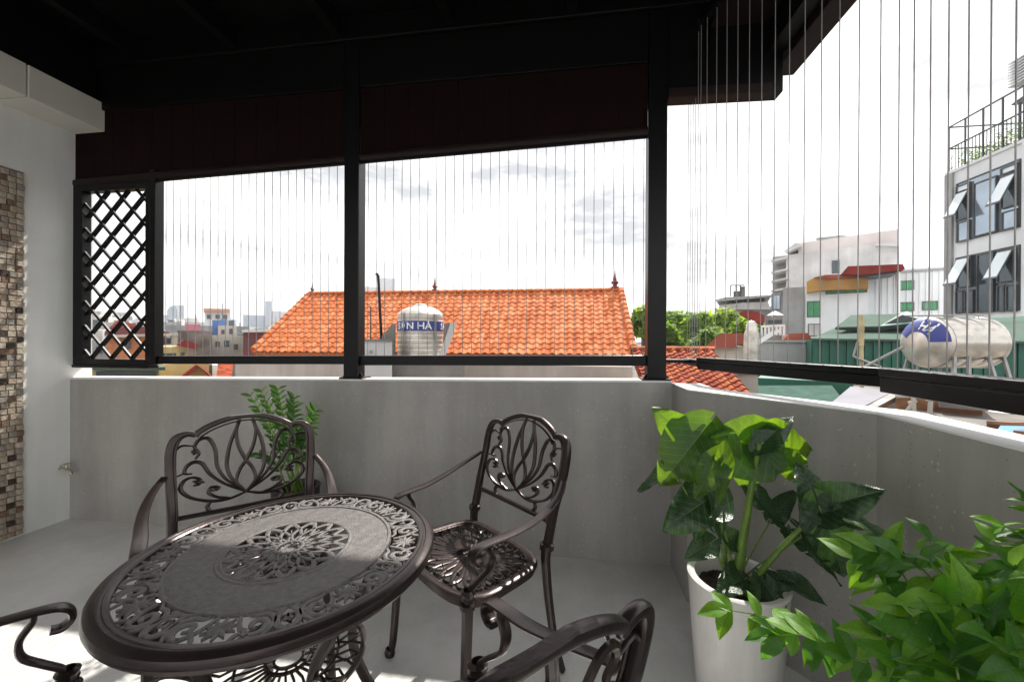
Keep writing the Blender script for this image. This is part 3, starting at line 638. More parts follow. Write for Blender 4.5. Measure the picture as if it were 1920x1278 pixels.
def pot(center, r0, r1, h, m, label, name='plant_pot', cat='pot'):
    t = thing(name, label, cat, center)
    mb = MB(); mb.lathe([(0, 0), (r0 * 0.96, 0), (r0, .012), (r0 + (r1 - r0) * .6, h * .55), (r1, h - .012), (r1 + .003, h - .004), (r1 - .004, h), (r1 - .022, h - .003), (r1 - .026, h - .014), (r1 - .032, h - .09), (0, h - .095)], center, 56)
    part('pot_body', mb, m, t, 35)
    s = MB(); rr = random.Random(3)
    s.grid(26, 26, lambda a, b: (center[0] + (2 * a - 1) * (r1 - .03) * math.sqrt(max(0, 1 - (2 * b - 1) ** 2 * .5)) , center[1] + (2 * b - 1) * (r1 - .03) * math.sqrt(max(0, 1 - (2 * a - 1) ** 2 * .5)), center[2] + h - .055 + rr.uniform(-.006, .006)))
    part('soil', s, M_soil, t, 60)
    return t
UPC = V(0.10, -0.35, 0.9)   # normals that face up and a little to the viewer
# ---- monstera
PC = V(0.606, 1.505, 0)
pot(PC, 0.130, 0.160, 0.450, M_pot, 'round white ceramic planter holding the split leaf monstera')
mon = thing('monstera_plant', 'broad leaved monstera with bright backlit top leaf growing in the white planter', 'plant', (PC.x, PC.y, 0.40))
LMb = [leaf_mesh('monstera_leaf', M_leaf, 24, 8, .24, .52, .30, sl, fo, dr, wv, sd) for sl, fo, dr, wv, sd in ((3, .18, .25, .05, 1), (0, .22, .35, .05, 2), (0, .10, .5, .06, 3))]
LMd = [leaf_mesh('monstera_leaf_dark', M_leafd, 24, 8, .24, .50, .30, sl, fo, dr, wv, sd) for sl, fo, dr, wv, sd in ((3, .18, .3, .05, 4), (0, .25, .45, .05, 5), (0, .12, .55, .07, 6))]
c0 = dep(1378, 1092, 1.42)
def petiole(a, b, w=0.016, sag=0.03, parent=None, m=M_stem, nm='stem'):
    mid = a.lerp(b, 0.5) + V(0, 0, sag); mb = MB(); mb.sweep(catmull([a, mid, b], 5), lambda k: w * (1 - 0.45 * k), n=8, up=(0, 1, 0)); part(nm, mb, m, parent or mon, 60)
petiole(c0, dep(1423, 832, 1.365), .030, .004)
# (mesh, base px,py,t, tip px,py,t, normal, width, has petiole from the soil)
Lv = [
 (LMb[1], (1424, 836, 1.40), (1292, 856, 1.40), V(-.3, -.95, .10), .86, 0, 0),
 (LMb[1], (1426, 834, 1.40), (1536, 850, 1.42), V(-.3, -.95, .08), .88, 0, 0),
 (LMb[1], (1416, 842, 1.41), (1388, 912, 1.40), V(-.3, -.95, .05), 1.3, 0, 0),
 (LMb[0], (1478, 858, 1.41), (1506, 912, 1.41), V(-.3, -.95, .05), .8, 0, 0),
 (LMd[1], (1432, 828, 1.37), (1494, 772, 1.40), V(-.35, -.8, .3), .62, 0, 0),
 (LMb[1], (1352, 838, 1.40), (1272, 776, 1.48), V(-.2, -.85, .3), .80, 1, 0.012),
 (LMb[0], (1314, 812, 1.42), (1240, 908, 1.36), V(-.35, -.9, .15), .85, 1, 0.012),
 (LMb[2], (1278, 812, 1.45), (1226, 766, 1.46), V(-.3, -.9, .3), .9, 0, 0),
 (LMb[0], (1345, 862, 1.33), (1305, 932, 1.28), V(-.3, -.95, .1), .62, 0, 0),
 (LMb[1], (1357, 858, 1.32), (1352, 948, 1.28), V(-.2, -.95, .1), .36, 0, 0),
 (LMd[1], (1262, 878, 1.42), (1190, 914, 1.45), V(-.1, -.6, .8), .55, 1, 0.009),
 (LMd[1], (1540, 952, 1.22), (1652, 914, 1.12), V(-.1, -.75, .65), .95, 1, 0.024),
 (LMd[1], (1536, 950, 1.22), (1500, 862, 1.28), V(-.1, -.85, .4), .95, 0, 0),
 (LMd[0], (1540, 960, 1.21), (1588, 1088, 1.16), V(-.35, -.6, .75), .85, 0, 0),
 (LMd[2], (1560, 962, 1.20), (1668, 985, 1.12), V(-.2, -.5, .8), .60, 0, 0),
 (LMd[0], (1412, 925, 1.46), (1492, 1008, 1.38), V(.25, -.7, .65), .60, 1, 0.010),
 (LMd[2], (1335, 930, 1.40), (1248, 985, 1.34), V(-.1, -.75, .65), 1.0, 1, 0.010),
 (LMd[2], (1320, 935, 1.42), (1305, 1010, 1.34), V(-.2, -.9, .5), .7, 0, 0),
 (LMd[1], (1340, 945, 1.38), (1362, 1020, 1.34), V(.3, -.9, .3), .6, 1, 0.008),
 (LMd[1], (1330, 1018, 1.38), (1288, 1046, 1.34), V(-.1, -.8, .5), .95, 1, 0.007),
 (LMd[1], (1440, 1088, 1.36), (1502, 1098, 1.30), V(.0, -.95, .3), .95, 1, 0.007),
 (LMd[0], (1430, 1090, 1.34), (1478, 1162, 1.24), V(-.1, -.85, .5), .70, 1, 0.007),
 (LMd[2], (1510, 1000, 1.28), (1592, 1092, 1.18), V(.1, -.6, .8), .55, 1, 0.009),
 (LMd[2], (1620, 990, 1.10), (1738, 1048, 1.02), V(.0, -.5, .85), .42, 0, 0),
 (LMd[1], (1375, 1015, 1.42), (1330, 975, 1.44), V(.1, -.7, .7), .9, 1, 0.007),
 (LMd[1], (1395, 1085, 1.38), (1352, 1100, 1.28), V(.0, -.5, .85), .8, 0, 0),
 (LMd[1], (1478, 1085, 1.34), (1548, 1125, 1.24), V(-.1, -.6, .8), .75, 1, 0.007),
 (LMd[0], (1500, 1010, 1.36), (1560, 1060, 1.30), V(-.1, -.7, .6), .8, 1, 0.007),
 (LMb[1], (1400, 1100, 1.34), (1418, 1128, 1.26), V(-.1, -.9, .3), .9, 0, 0),
 (LMd[2], (1455, 960, 1.50), (1500, 915, 1.52), V(.0, -.8, .5), .7, 1, 0.008),
]
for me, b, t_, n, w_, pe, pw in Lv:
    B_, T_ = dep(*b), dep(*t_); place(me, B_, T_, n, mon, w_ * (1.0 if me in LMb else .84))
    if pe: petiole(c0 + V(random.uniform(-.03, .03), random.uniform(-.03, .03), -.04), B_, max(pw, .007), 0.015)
    else: petiole(B_ + (B_ - T_).normalized() * .02, B_, .006, 0)
# ---- zamia in a dark pot behind the tucked chair
ZP = V(-1.58, 2.14, 0)
pot(ZP, .10, .13, .42, M_potd, 'dark planter on the floor behind the tucked armchair')
zz = thing('zamia_plant', 'upright feathery zamia with glossy leaflets behind the tucked armchair', 'plant', (ZP.x, ZP.y, .5))
ZL = [leaf_mesh('leaflet', M_zz, 8, 2, .02, .17, .35, 0, .4, .25, .01, s) for s in (1, 2)]
zb = ZP + V(0, 0, .37)
for px, py, t_, k in ((468, 740, 2.15, 8), (490, 732, 2.15, 9), (520, 728, 2.20, 10), (552, 744, 2.12, 10), (592, 768, 2.1, 9), (500, 790, 2.25, 8), (572, 805, 2.2, 8), (530, 800, 2.05, 8), (485, 850, 2.2, 7)):
    tip = dep(px, py, t_); pl = catmull([zb + V(random.uniform(-.04, .04), random.uniform(-.04, .04), 0), zb.lerp(tip, .55) + V(0, 0, .06), tip], 8)
    mb = MB(); mb.sweep(pl, lambda q: .012 * (1 - q * .75), n=6, up=(0, 1, 0)); part('frond_stem', mb, M_stem, zz, 60)
    sd = (tip - zb).cross(V(0, -1, .2)).normalized() if (tip - zb).cross(V(0, -1, .2)).length > .01 else V(1, 0, 0)
    for i in range(k):
        f = .34 + .64 * i / (k - 1); a = f * (len(pl) - 1); i0 = min(int(a), len(pl) - 2); p = pl[i0].lerp(pl[i0 + 1], a - i0); tg = (pl[i0 + 1] - pl[i0]).normalized()
        for s in (1, -1):
            d = (sd * s * random.uniform(.7, 1) + tg * random.uniform(.5, .9) + V(0, random.uniform(-.25, .25), 0)).normalized()
            place(random.choice(ZL), p, p + d * random.uniform(.06, .09) * (1.1 - .35 * f), V(random.uniform(-.3, .3), -.7, .7), zz, 1.1)
# ---- leafy bush at the lower right
BP = V(0.80, 0.93, 0)
pot(BP, .13, .17, .34, M_potd, 'dark planter below the bottom right corner holding the leafy bush')
bush = thing('bushy_plant', 'dense bright green bush of pointed oval leaves filling the lower right corner', 'plant', (BP.x, BP.y, .30))
BLm = [leaf_mesh('bush_leaf', mm, 9, 3, .05, wd, .34, 0, fo, dr, .03, s, .95) for mm, wd, fo, dr, s in ((M_bush, .27, .35, .8, 1), (M_bush, .30, .20, 1.0, 2), (M_bush, .25, .55, .5, 3), (M_bushy, .28, .3, .8, 4), (M_bush, .31, .15, .35, 5))]
bb = BP + V(0, 0, .32)
rb = random.Random(11); nleaf = 0
SPR = [ # start px,py,t -> end px,py,t, leaf length (m), pairs, young
 ((1560, 1215, .86), (1362, 1142, .92), .066, 4, 1), ((1580, 1225, .84), (1450, 1190, .86), .060, 4, 0), 
 ((1700, 1150, .8), (1605, 1045, .86), .070, 4, 0), ((1720, 1120, .8), (1640, 1030, .82), .068, 4, 0),
  ((1790, 1150, .74), (1690, 1040, .76), .064, 4, 0), ((1800, 1120, .76), (1740, 1010, .82), .056, 4, 0), ((1840, 1130, .78), (1790, 1040, .80), .05, 4, 0),
 ((1900, 1100, .82), (1860, 1010, .86), .046, 3, 0), ((1960, 1060, .84), (1880, 985, .86), .050, 4, 1), ((1960, 1020, .84), (1925, 940, .86), .045, 3, 0),
 ((1820, 1230, .66), (1700, 1140, .66), .066, 4, 0), ((1760, 1270, .68), (1650, 1190, .7), .060, 4, 0), ((1880, 1200, .62), (1770, 1130, .62), .068, 4, 0), ((1950, 1220, .62), (1850, 1140, .62), .066, 4, 0),
 ((1850, 1300, .58), (1740, 1200, .60), .064, 4, 0), ((1930, 1300, .58), (1860, 1200, .56), .062, 4, 0), ((1700, 1310, .72), (1590, 1230, .74), .055, 4, 0), 
  ((1760, 1320, .62), (1680, 1240, .64), .058, 4, 0), ((1980, 1170, .7), (1900, 1060, .74), .06, 4, 0),
  ((1800, 1330, .56), (1790, 1240, .58), .06, 4, 0), ((1990, 1290, .56), (1910, 1250, .54), .06, 3, 0),
 ((1860, 1180, .8), (1860, 1090, .85), .06, 4, 0), ((1920, 1180, .8), (1900, 1110, .82), .06, 4, 0)]
for s0, s1, L, k, yg in SPR:
    A, Z = dep(*s0), dep(*s1); mid = A.lerp(Z, .5) + V(0, 0, .018); pl = catmull([A, mid, Z], 6)
    mb = MB(); mb.sweep(pl, lambda q: .0055 * (1 - q * .6), n=5, up=(0, 1, 0))
    mb.sweep(catmull([bb + V(rb.uniform(-.05, .05), rb.uniform(-.05, .05), 0), bb.lerp(A, .55) + V(0, 0, .05), A], 5), lambda q: .011 - .005 * q, n=6, up=(0, 1, 0)); part('stem', mb, M_stem, bush, 60)
    tg = (Z - A).normalized(); vd = (EYE - A).normalized()
    side = tg.cross(vd).normalized()
    for i in range(k):
        f = .12 + .84 * i / (k - 1); a = f * (len(pl) - 1); i0 = min(int(a), len(pl) - 2); p = pl[i0].lerp(pl[i0 + 1], a - i0)
        for s in (1, -1):
            d = (side * s * rb.uniform(.6, 1) + tg * rb.uniform(.2, .8) + V(0, 0, rb.uniform(-.75, .0)) + vd * rb.uniform(-.2, .35)).normalized(); nn = (V(rb.uniform(-.3, .5), rb.uniform(-.5, .3), 1) + vd * rb.uniform(0, .7)).normalized()
            place(BLm[3] if (rb.random() < (.85 if yg else .30)) else rb.choice(BLm), p, p + d * L * rb.uniform(.85, 1.3) * (1.1 - .3 * f), nn, bush, rb.uniform(.85, 1.1)); nleaf += 1
    place(BLm[3] if yg else rb.choice(BLm), pl[-1], pl[-1] + (tg + V(0, 0, -.35)).normalized() * L * 1.0, V(rb.uniform(-.3, .3), -.4, .8), bush); nleaf += 1
# ================================================================== THE CITY OUTSIDE
def text_mesh(s, size, name):
    cu = bpy.data.curves.new('lettering', 'FONT'); cu.body = s; cu.size = size; cu.align_x = 'CENTER'; cu.align_y = 'CENTER'; cu.resolution_u = 3; cu.offset = size * 0.018
    o = bpy.data.objects.new('lettering', cu); COL.objects.link(o); dg = bpy.context.evaluated_depsgraph_get(); dg.update()
    me = bpy.data.meshes.new_from_object(o.evaluated_get(dg)); bpy.data.objects.remove(o); bpy.data.curves.remove(cu)
    vs = [v.co.copy() for v in me.vertices]; fs = [tuple(p.vertices) for p in me.polygons]; bpy.data.meshes.remove(me)
    # split the faces finely so that they can follow a curve
    import bmesh
    bm = bmesh.new(); bv = [bm.verts.new(v) for v in vs]
    for f in fs:
        try: bm.faces.new([bv[i] for i in f])
        except Exception: pass
    bmesh.ops.triangulate(bm, faces=bm.faces)
    bm.verts.ensure_lookup_table(); bm.verts.index_update()
    r = [v.co.copy() for v in bm.verts], [tuple(v.index for v in f.verts) for f in bm.faces]; bm.free(); return r
class Face:
    """a vertical facade square to the line of sight at pixel pxc (turned by rot degrees), D metres out"""
    def __init__(s, pxc, D, rot=0.0):
        d = ray(pxc, 639); d.z = 0; d.normalize(); s.o = EYE + d * D; s.o.z = 0
        s.n = (Matrix.Rotation(R(rot), 3, 'Z') @ d).normalized(); s.a = V(s.n.y, -s.n.x, 0)   # n points away, a to the right
    def hit(s, px, py, k=0.0):
        d = ray(px, py); o = s.o + s.n * k; t = (o - EYE).dot(s.n) / d.dot(s.n); p = EYE + d * t; return (p - s.o).dot(s.a), p.z
    def box(s, mb, a0, a1, k0, k1, z0, z1, dz=0.0):
        c = [s.o + s.a * a + s.n * k for a, k in ((a0, k0), (a1, k0), (a1, k1), (a0, k1))]
        return mb.hexa([(p.x, p.y, z0) for p in c] + [(p.x, p.y, z1 + (dz if i > 1 else 0)) for i, p in enumerate(c)])
    def pt(s, a, k, z): p = s.o + s.a * a + s.n * k; return V(p.x, p.y, z)
    def rect(s, px0, py0, px1, py1, k=0.0):
        a0, z1 = s.hit(px0, py0, k); a1, z0 = s.hit(px1, py1, k); return a0, a1, z0, z1
def building(name, label, cat, F, px0, px1, ptop, depth, m, zb=ZB, wins=(), wm=None, roof=None, extra=None, group=None, parapet=0.0):
    a0, z1 = F.hit(px0, ptop); a1, _ = F.hit(px1, ptop); p = F.pt((a0 + a1) / 2, depth / 2, zb); t = thing(name, label, cat, p, 0, group)
    mb = MB(); F.box(mb, a0, a1, 0, depth, zb, z1); part('wall', mb, m, t, 0)
    if parapet:
        mb = MB(); F.box(mb, a0 - .05, a1 + .05, -.05, .1, z1, z1 + parapet); F.box(mb, a1 - .1, a1 + .05, .101, depth, z1, z1 + parapet); part('parapet', mb, m, t, 0)
    for w in wins: window(F, t, *w[:4], wm=w[4] if len(w) > 4 else (wm or M_glassd))
    return t
def window(F, t, px0, py0, px1, py1, wm=M_glassd, fr=M_frame, k=0.0, mull=1):
    a0, a1, z0, z1 = F.rect(px0, py0, px1, py1, k); w = max(.03, .07 * min(a1 - a0, z1 - z0))
    mb = MB(); F.box(mb, a0, a1, k - .05, k - .01, z0, z0 + w); F.box(mb, a0, a1, k - .05, k - .01, z1 - w, z1); F.box(mb, a0, a0 + w, k - .05, k - .01, z0 + w, z1 - w); F.box(mb, a1 - w, a1, k - .05, k - .01, z0 + w, z1 - w)
    for i in range(mull): c = a0 + (a1 - a0) * (i + 1) / (mull + 1); F.box(mb, c - w / 3, c + w / 3, k - .045, k - .012, z0 + w, z1 - w)
    fo = part('window', mb, fr, t, 0)
    mb = MB(); F.box(mb, a0 + w * .9, a1 - w * .9, k - .03, k - .005, z0 + w * .9, z1 - w * .9); part('pane', mb, wm, fo, 0)
def slope(F, t, px0, px1, pfront, pback, k0, k1, th, m, name='roof', zf=None, zbk=None):
    a0, z0 = F.hit(px0, pfront, k0); a1, _ = F.hit(px1, pfront, k0); z1 = F.hit((px0 + px1) / 2, pback, k1)[1]
    c = [F.pt(a0, k0, z0), F.pt(a1, k0, z0), F.pt(a1, k1, z1), F.pt(a0, k1, z1)]
    mb = MB(); mb.hexa([q - V(0, 0, th) for q in c] + c); return part(name, mb, m, t, 0)

# ---------------- tiled roof house
def tile_piece(name, mm, w, L):
    mb = MB(); xs = [(-.5, .012), (-.38, .0), (-.16, 0.0), (-.05, .010), (.12, .036), (.30, .040), (.44, .024), (.53, .012)]
    n = len(xs); vs = []
    for y, dz in ((0, .020), (L * 1.12, 0.0)):
        for x, z in xs: vs.append((x * w, y, z + dz))
    for x, z in xs: vs.append((x * w, 0, z + .020 - .022))
    fs = [(i, i + 1, n + i + 1, n + i) for i in range(n - 1)] + [(i + 1, i, 2 * n + i, 2 * n + i + 1) for i in range(n - 1)]
    return mb.add(vs, fs).mesh(name, mm, 50)
def tiled_roof(t, E0, E1, Rg, rows, w, mats, limit, rnd, name='roof_tile'):
    """E0,E1: eave corners left/right, Rg: vector from the eave up to the ridge"""
    ax = (E1 - E0).normalized(); up = Rg.normalized(); nm = ax.cross(up).normalized(); n = max(1, int((E1 - E0).length / w)); w = (E1 - E0).length / n; L = Rg.length / rows
    pcs = [tile_piece(name, mm, w, L) for mm in mats]; q = org(t); cells = []
    for r in range(rows):
        for c in range(n):
            p = E0 + ax * (w * (c + .5)) + up * (L * r); cells.append(((p - EYE).length, r, c, p))
    cells.sort(key=lambda x: x[0]); st = MB()
    for i, (_, r, c, p) in enumerate(cells):
        k = rnd.choices(range(len(mats)), [4, 3, 2, 2][:len(mats)])[0]; jt = rnd.uniform(-.004, .004); ang = rnd.uniform(-.012, .012)
        a2 = (ax + up * ang).normalized(); u2 = nm.cross(a2)
        M_ = Matrix(((a2.x, u2.x, nm.x, p.x), (a2.y, u2.y, nm.y, p.y), (a2.z, u2.z, nm.z, p.z), (0, 0, 0, 1)))
        M_.translation += nm * (jt + .012)
        if i < limit:
            o = link(name, pcs[k], t); M2 = M_.copy(); M2.translation = M_.translation - q; o.matrix_basis = M2
        else:
            st.cm = k; me = pcs[k]; b = [M_ @ v.co for v in me.vertices]; st.add(b, [tuple(f.vertices) for f in me.polygons])
    if st.v: o = part('roof_tiles', st, mats, t, 50); o['kind'] = 'stuff'
    mb = MB(); c = [E0, E1, E1 + Rg, E0 + Rg]; mb.hexa([v - nm * .10 for v in c] + [v - nm * .004 for v in c]); part('roof_deck', mb, mats[0], t, 0)
    return nm, n
YR, YE = 12.0, 9.6
ra, rb_ = onY(585, 557, YR), onY(1168, 541, YR); zr = (ra.z + rb_.z) / 2
ea, eb = onY(470, 665, YE), onY(1185, 661, YE); ze = 0.93
th = thing('tiled_house', 'house with a broad bright orange clay tile roof and beige wall behind the railing', 'house', ((ra.x + rb_.x) / 2, 11, ZB))
x0, x1 = (ra.x + ea.x) / 2, (rb_.x + eb.x) / 2
rnd = random.Random(5)
nm, nc = tiled_roof(th, V(x0, YE, ze), V(x1, YE, ze), V(0, YR - YE, zr - ze), 14, .205, M_tile, 298, rnd)
mb = MB(); n = 34
for i in range(n):
    xa = x0 + (x1 - x0) * i / n; mb.sweep([V(xa, YR + .02, zr + .035), V(xa + (x1 - x0) / n * 1.08, YR + .02, zr + .05)], .24, .14, n=8)
o = part('ridge_tiles', mb, M_tile[0], th, 40); o['kind'] = 'stuff'
for xe in (x0, x1):
    for i in range(13):
        p = V(xe, YE, ze).lerp(V(xe, YR, zr), i / 13); q = V(xe, YE, ze).lerp(V(xe, YR, zr), (i + 1.1) / 13)
        part('verge_tile', MB().sweep([p + V(0, 0, .09), q + V(0, 0, .055)], .17, .13, n=8, up=(0, 0, 1)), M_tile[(i * 7) % 4], th, 50)
mb = MB(); mb.box(x0 + .15, x1 - .12, YE + .15, YR + 2.2, ZB, ze - .02); part('wall', mb, M_wallb, th, 0)
mb = MB(); mb.prism([(0, 0)] * 3, 0, 0) if False else None
mb = MB(); mb.hexa([(x0, YR + .03, zr - .12), (x1, YR + .03, zr - .12), (x1, YR + 2.4, ze - .1), (x0, YR + 2.4, ze - .1), (x0, YR + .03, zr), (x1, YR + .03, zr), (x1, YR + 2.4, ze), (x0, YR + 2.4, ze)]); part('rear_slope', mb, M_tile[2], th, 0)
for xe in (x0 + .16, x1 - .14):
    mb = MB().add([(xe - .01, YE + .16, ze - .02), (xe - .01, YR + 2.19, ze - .02), (xe - .01, YR, zr - .12), (xe + .01, YE + .16, ze - .02), (xe + .01, YR + 2.19, ze - .02), (xe + .01, YR, zr - .12)], [(0, 1, 2), (5, 4, 3), (0, 3, 4, 1), (1, 4, 5, 2), (2, 5, 3, 0)])
    part('gable', mb, M_wallb, th, 0)
for px, pt_ in ((585, 527), (815, 517), (1153, 503)):
    p = onY(px, 556 if px == 585 else (550 if px == 815 else 541), YR); h = onY(px, pt_, YR).z - (zr + .08); s = h / .62
    prof = [(.10, 0), (.10, .05), (.05, .08), (.05, .12), (.085, .16), (.09, .20), (.05, .25), (.035, .28), (.055, .30), (.03, .33), (.018, .45), (.008, .58), (0, .62)]
    part('finial', MB().lathe([(r_ * s * 1.3, z * s) for r_, z in prof], (p.x, YR + .02, zr + .08), 14), M_final, th, 50)
# lower wall in front of it, seen under the rail
lwl = thing('garden_wall', 'long beige rendered wall below the orange roof seen through the gap under the rail', 'wall', (-4, 8.6, ZB))
aw, bw = onY(441, 695, 8.6), onY(1186, 695, 8.6)
part('wall_body', MB().box(aw.x, bw.x, 8.6, 8.8, ZB, .74), M_wallb, lwl, 0)

# ---------------- lower red roof on the right
lh = thing('small_tiled_house', 'small house with an old red tile roof low beside the corner post', 'house', (2, 6, ZB))
yr, ye = 7.0, 5.5; zr2 = onY(1300, 657, yr).z; A1, A2 = onY(1188, 657, yr), onY(1398, 657, yr)
ze2 = onY(1300, 742, ye).z
nm2, _ = tiled_roof(lh, V(A1.x - .05, ye, ze2), V(A2.x - .55, ye, ze2), V(0, yr - ye, zr2 - ze2), 13, .135, M_tilered, 200, rnd)
part('ridge_cap', MB().sweep([V(A1.x - .05, yr, zr2 + .03), V(A2.x - .5, yr, zr2 + .03)], .16, .09, n=8), M_tilered[1], lh, 40)
part('wall', MB().box(A1.x + .05, A2.x - .65, ye + .15, yr + 1.2, ZB, ze2 - .05), M_wallc, lh, 0)
sm = thing('masonry_pier', 'cream rendered pier at the right end of the low red roof', 'wall', (3, 6, ZB))
Fp = Face(1400, 6.6); a0, a1, z0, z1 = Fp.rect(1383, 700, 1421, 740); mb = MB(); Fp.box(mb, a0, a1, 0, .5, ZB, z1); part('pier', mb, M_wallc, sm, 0); mb = MB(); Fp.box(mb, a0 - .04, a1 + .04, -.04, .54, z1, z1 + .05); part('cap', mb, M_tilered[2], sm, 0)

# ---------------- water tank on the roof terrace, left of centre
F1 = Face(788, 7.2)
a0, zt = F1.hit(742, 585); a1, _ = F1.hit(834, 585); rT = (a1 - a0) / 2 * .985; ctr = F1.pt((a0 + a1) / 2, rT, 0); zb1 = F1.hit(788, 672)[1]; z_sh = F1.hit(788, 588)[1]; z_top = F1.hit(788, 568)[1]
tk = thing('water_tank', 'upright stainless water tank with blue lettered band in front of the orange roof', 'water tank', (ctr.x, ctr.y, zb1))
prof = [(0, 0), (rT, 0)]
nb = 9
for i in range(nb):
    z = (z_sh - zb1) * (i + .0) / nb; z2 = (z_sh - zb1) * (i + 1) / nb; dzz = z2 - z; prof += [(rT, z + dzz * .1), (rT, z + dzz * .72), (rT * .985, z + dzz * .80), (rT * .985, z + dzz * .92)]
Hh = z_sh - zb1; hd = z_top - z_sh
prof += [(rT, Hh), (rT * .97, Hh + hd * .12), (rT * .82, Hh + hd * .45), (rT * .55, Hh + hd * .75), (rT * .30, Hh + hd * .88), (rT * .28, Hh + hd * .88)]
part('tank_body', MB().lathe(prof, (ctr.x, ctr.y, zb1), 48), M_steelw, tk, 30)
part('lid', MB().lathe([(0, hd * 1.12), (rT * .2, hd * 1.1), (rT * .28, hd * 1.02), (rT * .29, hd * .88)], (ctr.x, ctr.y, z_sh), 24), M_steelw, tk, 40)
zb_a, zb_b = F1.hit(788, 620)[1], F1.hit(788, 601)[1]
bd = part('label_band', MB().lathe([(rT + .004, 0), (rT + .008, .002), (rT + .008, zb_b - zb_a - .002), (rT + .004, zb_b - zb_a)], (ctr.x, ctr.y, zb_a), 64), M_blue, tk, 0)
tv, tf = text_mesh('SƠN HÀ', (zb_b - zb_a) * .92, 'l')
vdir = (EYE - ctr); ang0 = math.atan2(vdir.y, vdir.x)
mb = MB()
for sh in (-.34, -.34 + 2.15, -.34 - 2.15):
    vs = []
    for v in tv: a = ang0 + sh + v.x * 1.12 / rT + 0; vs.append((ctr.x + (rT + .012) * math.cos(a), ctr.y + (rT + .012) * math.sin(a), (zb_a + zb_b) / 2 + v.y - .005))
    mb.add(vs, tf)
part('lettering', mb, M_white, bd, 0)
# ladder strips and straps on the tank
for an in (-.75, .62):
    a = ang0 + an; part('strap', MB().sweep([V(ctr.x + (rT + .015) * math.cos(a), ctr.y + (rT + .015) * math.sin(a), zb1), V(ctr.x + (rT + .015) * math.cos(a), ctr.y + (rT + .015) * math.sin(a), z_sh), V(ctr.x + rT * .5 * math.cos(a), ctr.y + rT * .5 * math.sin(a), z_sh + hd * .85)], .02, n=6), M_gal, tk, 40)
ts = thing('tank_plinth', 'grey concrete plinth with slanted side props holding the upright tank', 'plinth', F1.pt((a0 + a1) / 2, .4, ZB))
mb = MB(); F1.box(mb, a0 - .5, a1 + .35, -.1, 1.4, ZB, zb1 - .002); part('slab', mb, M_conc, ts, 0)
def quad(F, pts, k0, k1, m, t, nm_):
    c = [F.hit(px, py, k0) for px, py in pts]; n = len(c); vs = [F.pt(a, k0, z) for a, z in c] + [F.pt(a, k1, z) for a, z in c]
    return part(nm_, MB().add(vs, [tuple(range(n - 1, -1, -1)), tuple(range(n, 2 * n))] + [(i, (i + 1) % n, n + (i + 1) % n, n + i) for i in range(n)]), m, t, 0)
quad(F1, [(712, 660), (716, 630), (735, 607), (741, 607), (741, 668), (712, 668)], -.02, .10, M_conc, ts, 'side_prop')
quad(F1, [(823, 668), (845, 606), (857, 604), (835, 668)], -.02, .12, M_concl, ts, 'side_prop')
quad(F1, [(833, 607), (848, 605), (838, 640), (830, 655)], .125, .16, M_conc, ts, 'side_prop')
cb = thing('concrete_box', 'low grey concrete box beside the left foot of the upright tank', 'box', F1.pt(a0 - .5, 0, ZB))
F1b = Face(710, 7.0); b0, b1, zz0, zz1 = F1b.rect(684, 639, 735, 690); mb = MB(); F1b.box(mb, b0, b1, 0, .5, ZB, zz1); part('box_body', mb, M_concl, cb, 0)
mb = MB(); F1b.box(mb, b0 - .02, b1 + .02, -.03, .53, zz1, zz1 + .03); part('cover', mb, M_conc, cb, 0)
part('pipe_stub', MB().sweep([F1b.pt(b0 + .1, -.02, zz1 - .18), F1b.pt(b0 + .1, -.1, zz1 - .18)], .06, n=12), M_gal, cb)
vp = thing('vent_pipe', 'tall thin black vent pipe with a bent top beside the upright tank', 'pipe', F1.pt(F1.hit(716, 640)[0], .05, zz1))
P0 = F1.pt(*[F1.hit(716, 640, .3)[0]], .3, F1.hit(716, 650, .3)[1]); P1 = F1.pt(F1.hit(709, 516, .3)[0], .3, F1.hit(709, 516, .3)[1]); P2 = F1.pt(F1.hit(704, 513, .3)[0], .3, F1.hit(704, 514, .3)[1])
part('pipe', MB().sweep([P0, P1, P1 + V(-.01, 0, .02), P2], .05, n=8), M_black, vp)
v2 = thing('vent_pipe', 'short thin pipe standing left of the tall black vent pipe', 'pipe', F1.pt(F1.hit(695, 640)[0], .3, zz1))
part('pipe', MB().sweep([F1.pt(F1.hit(695, 640, .35)[0], .35, F1.hit(695, 645, .35)[1]), F1.pt(F1.hit(695, 575, .35)[0], .35, F1.hit(695, 574, .35)[1])], .025, n=8), M_frame, v2)

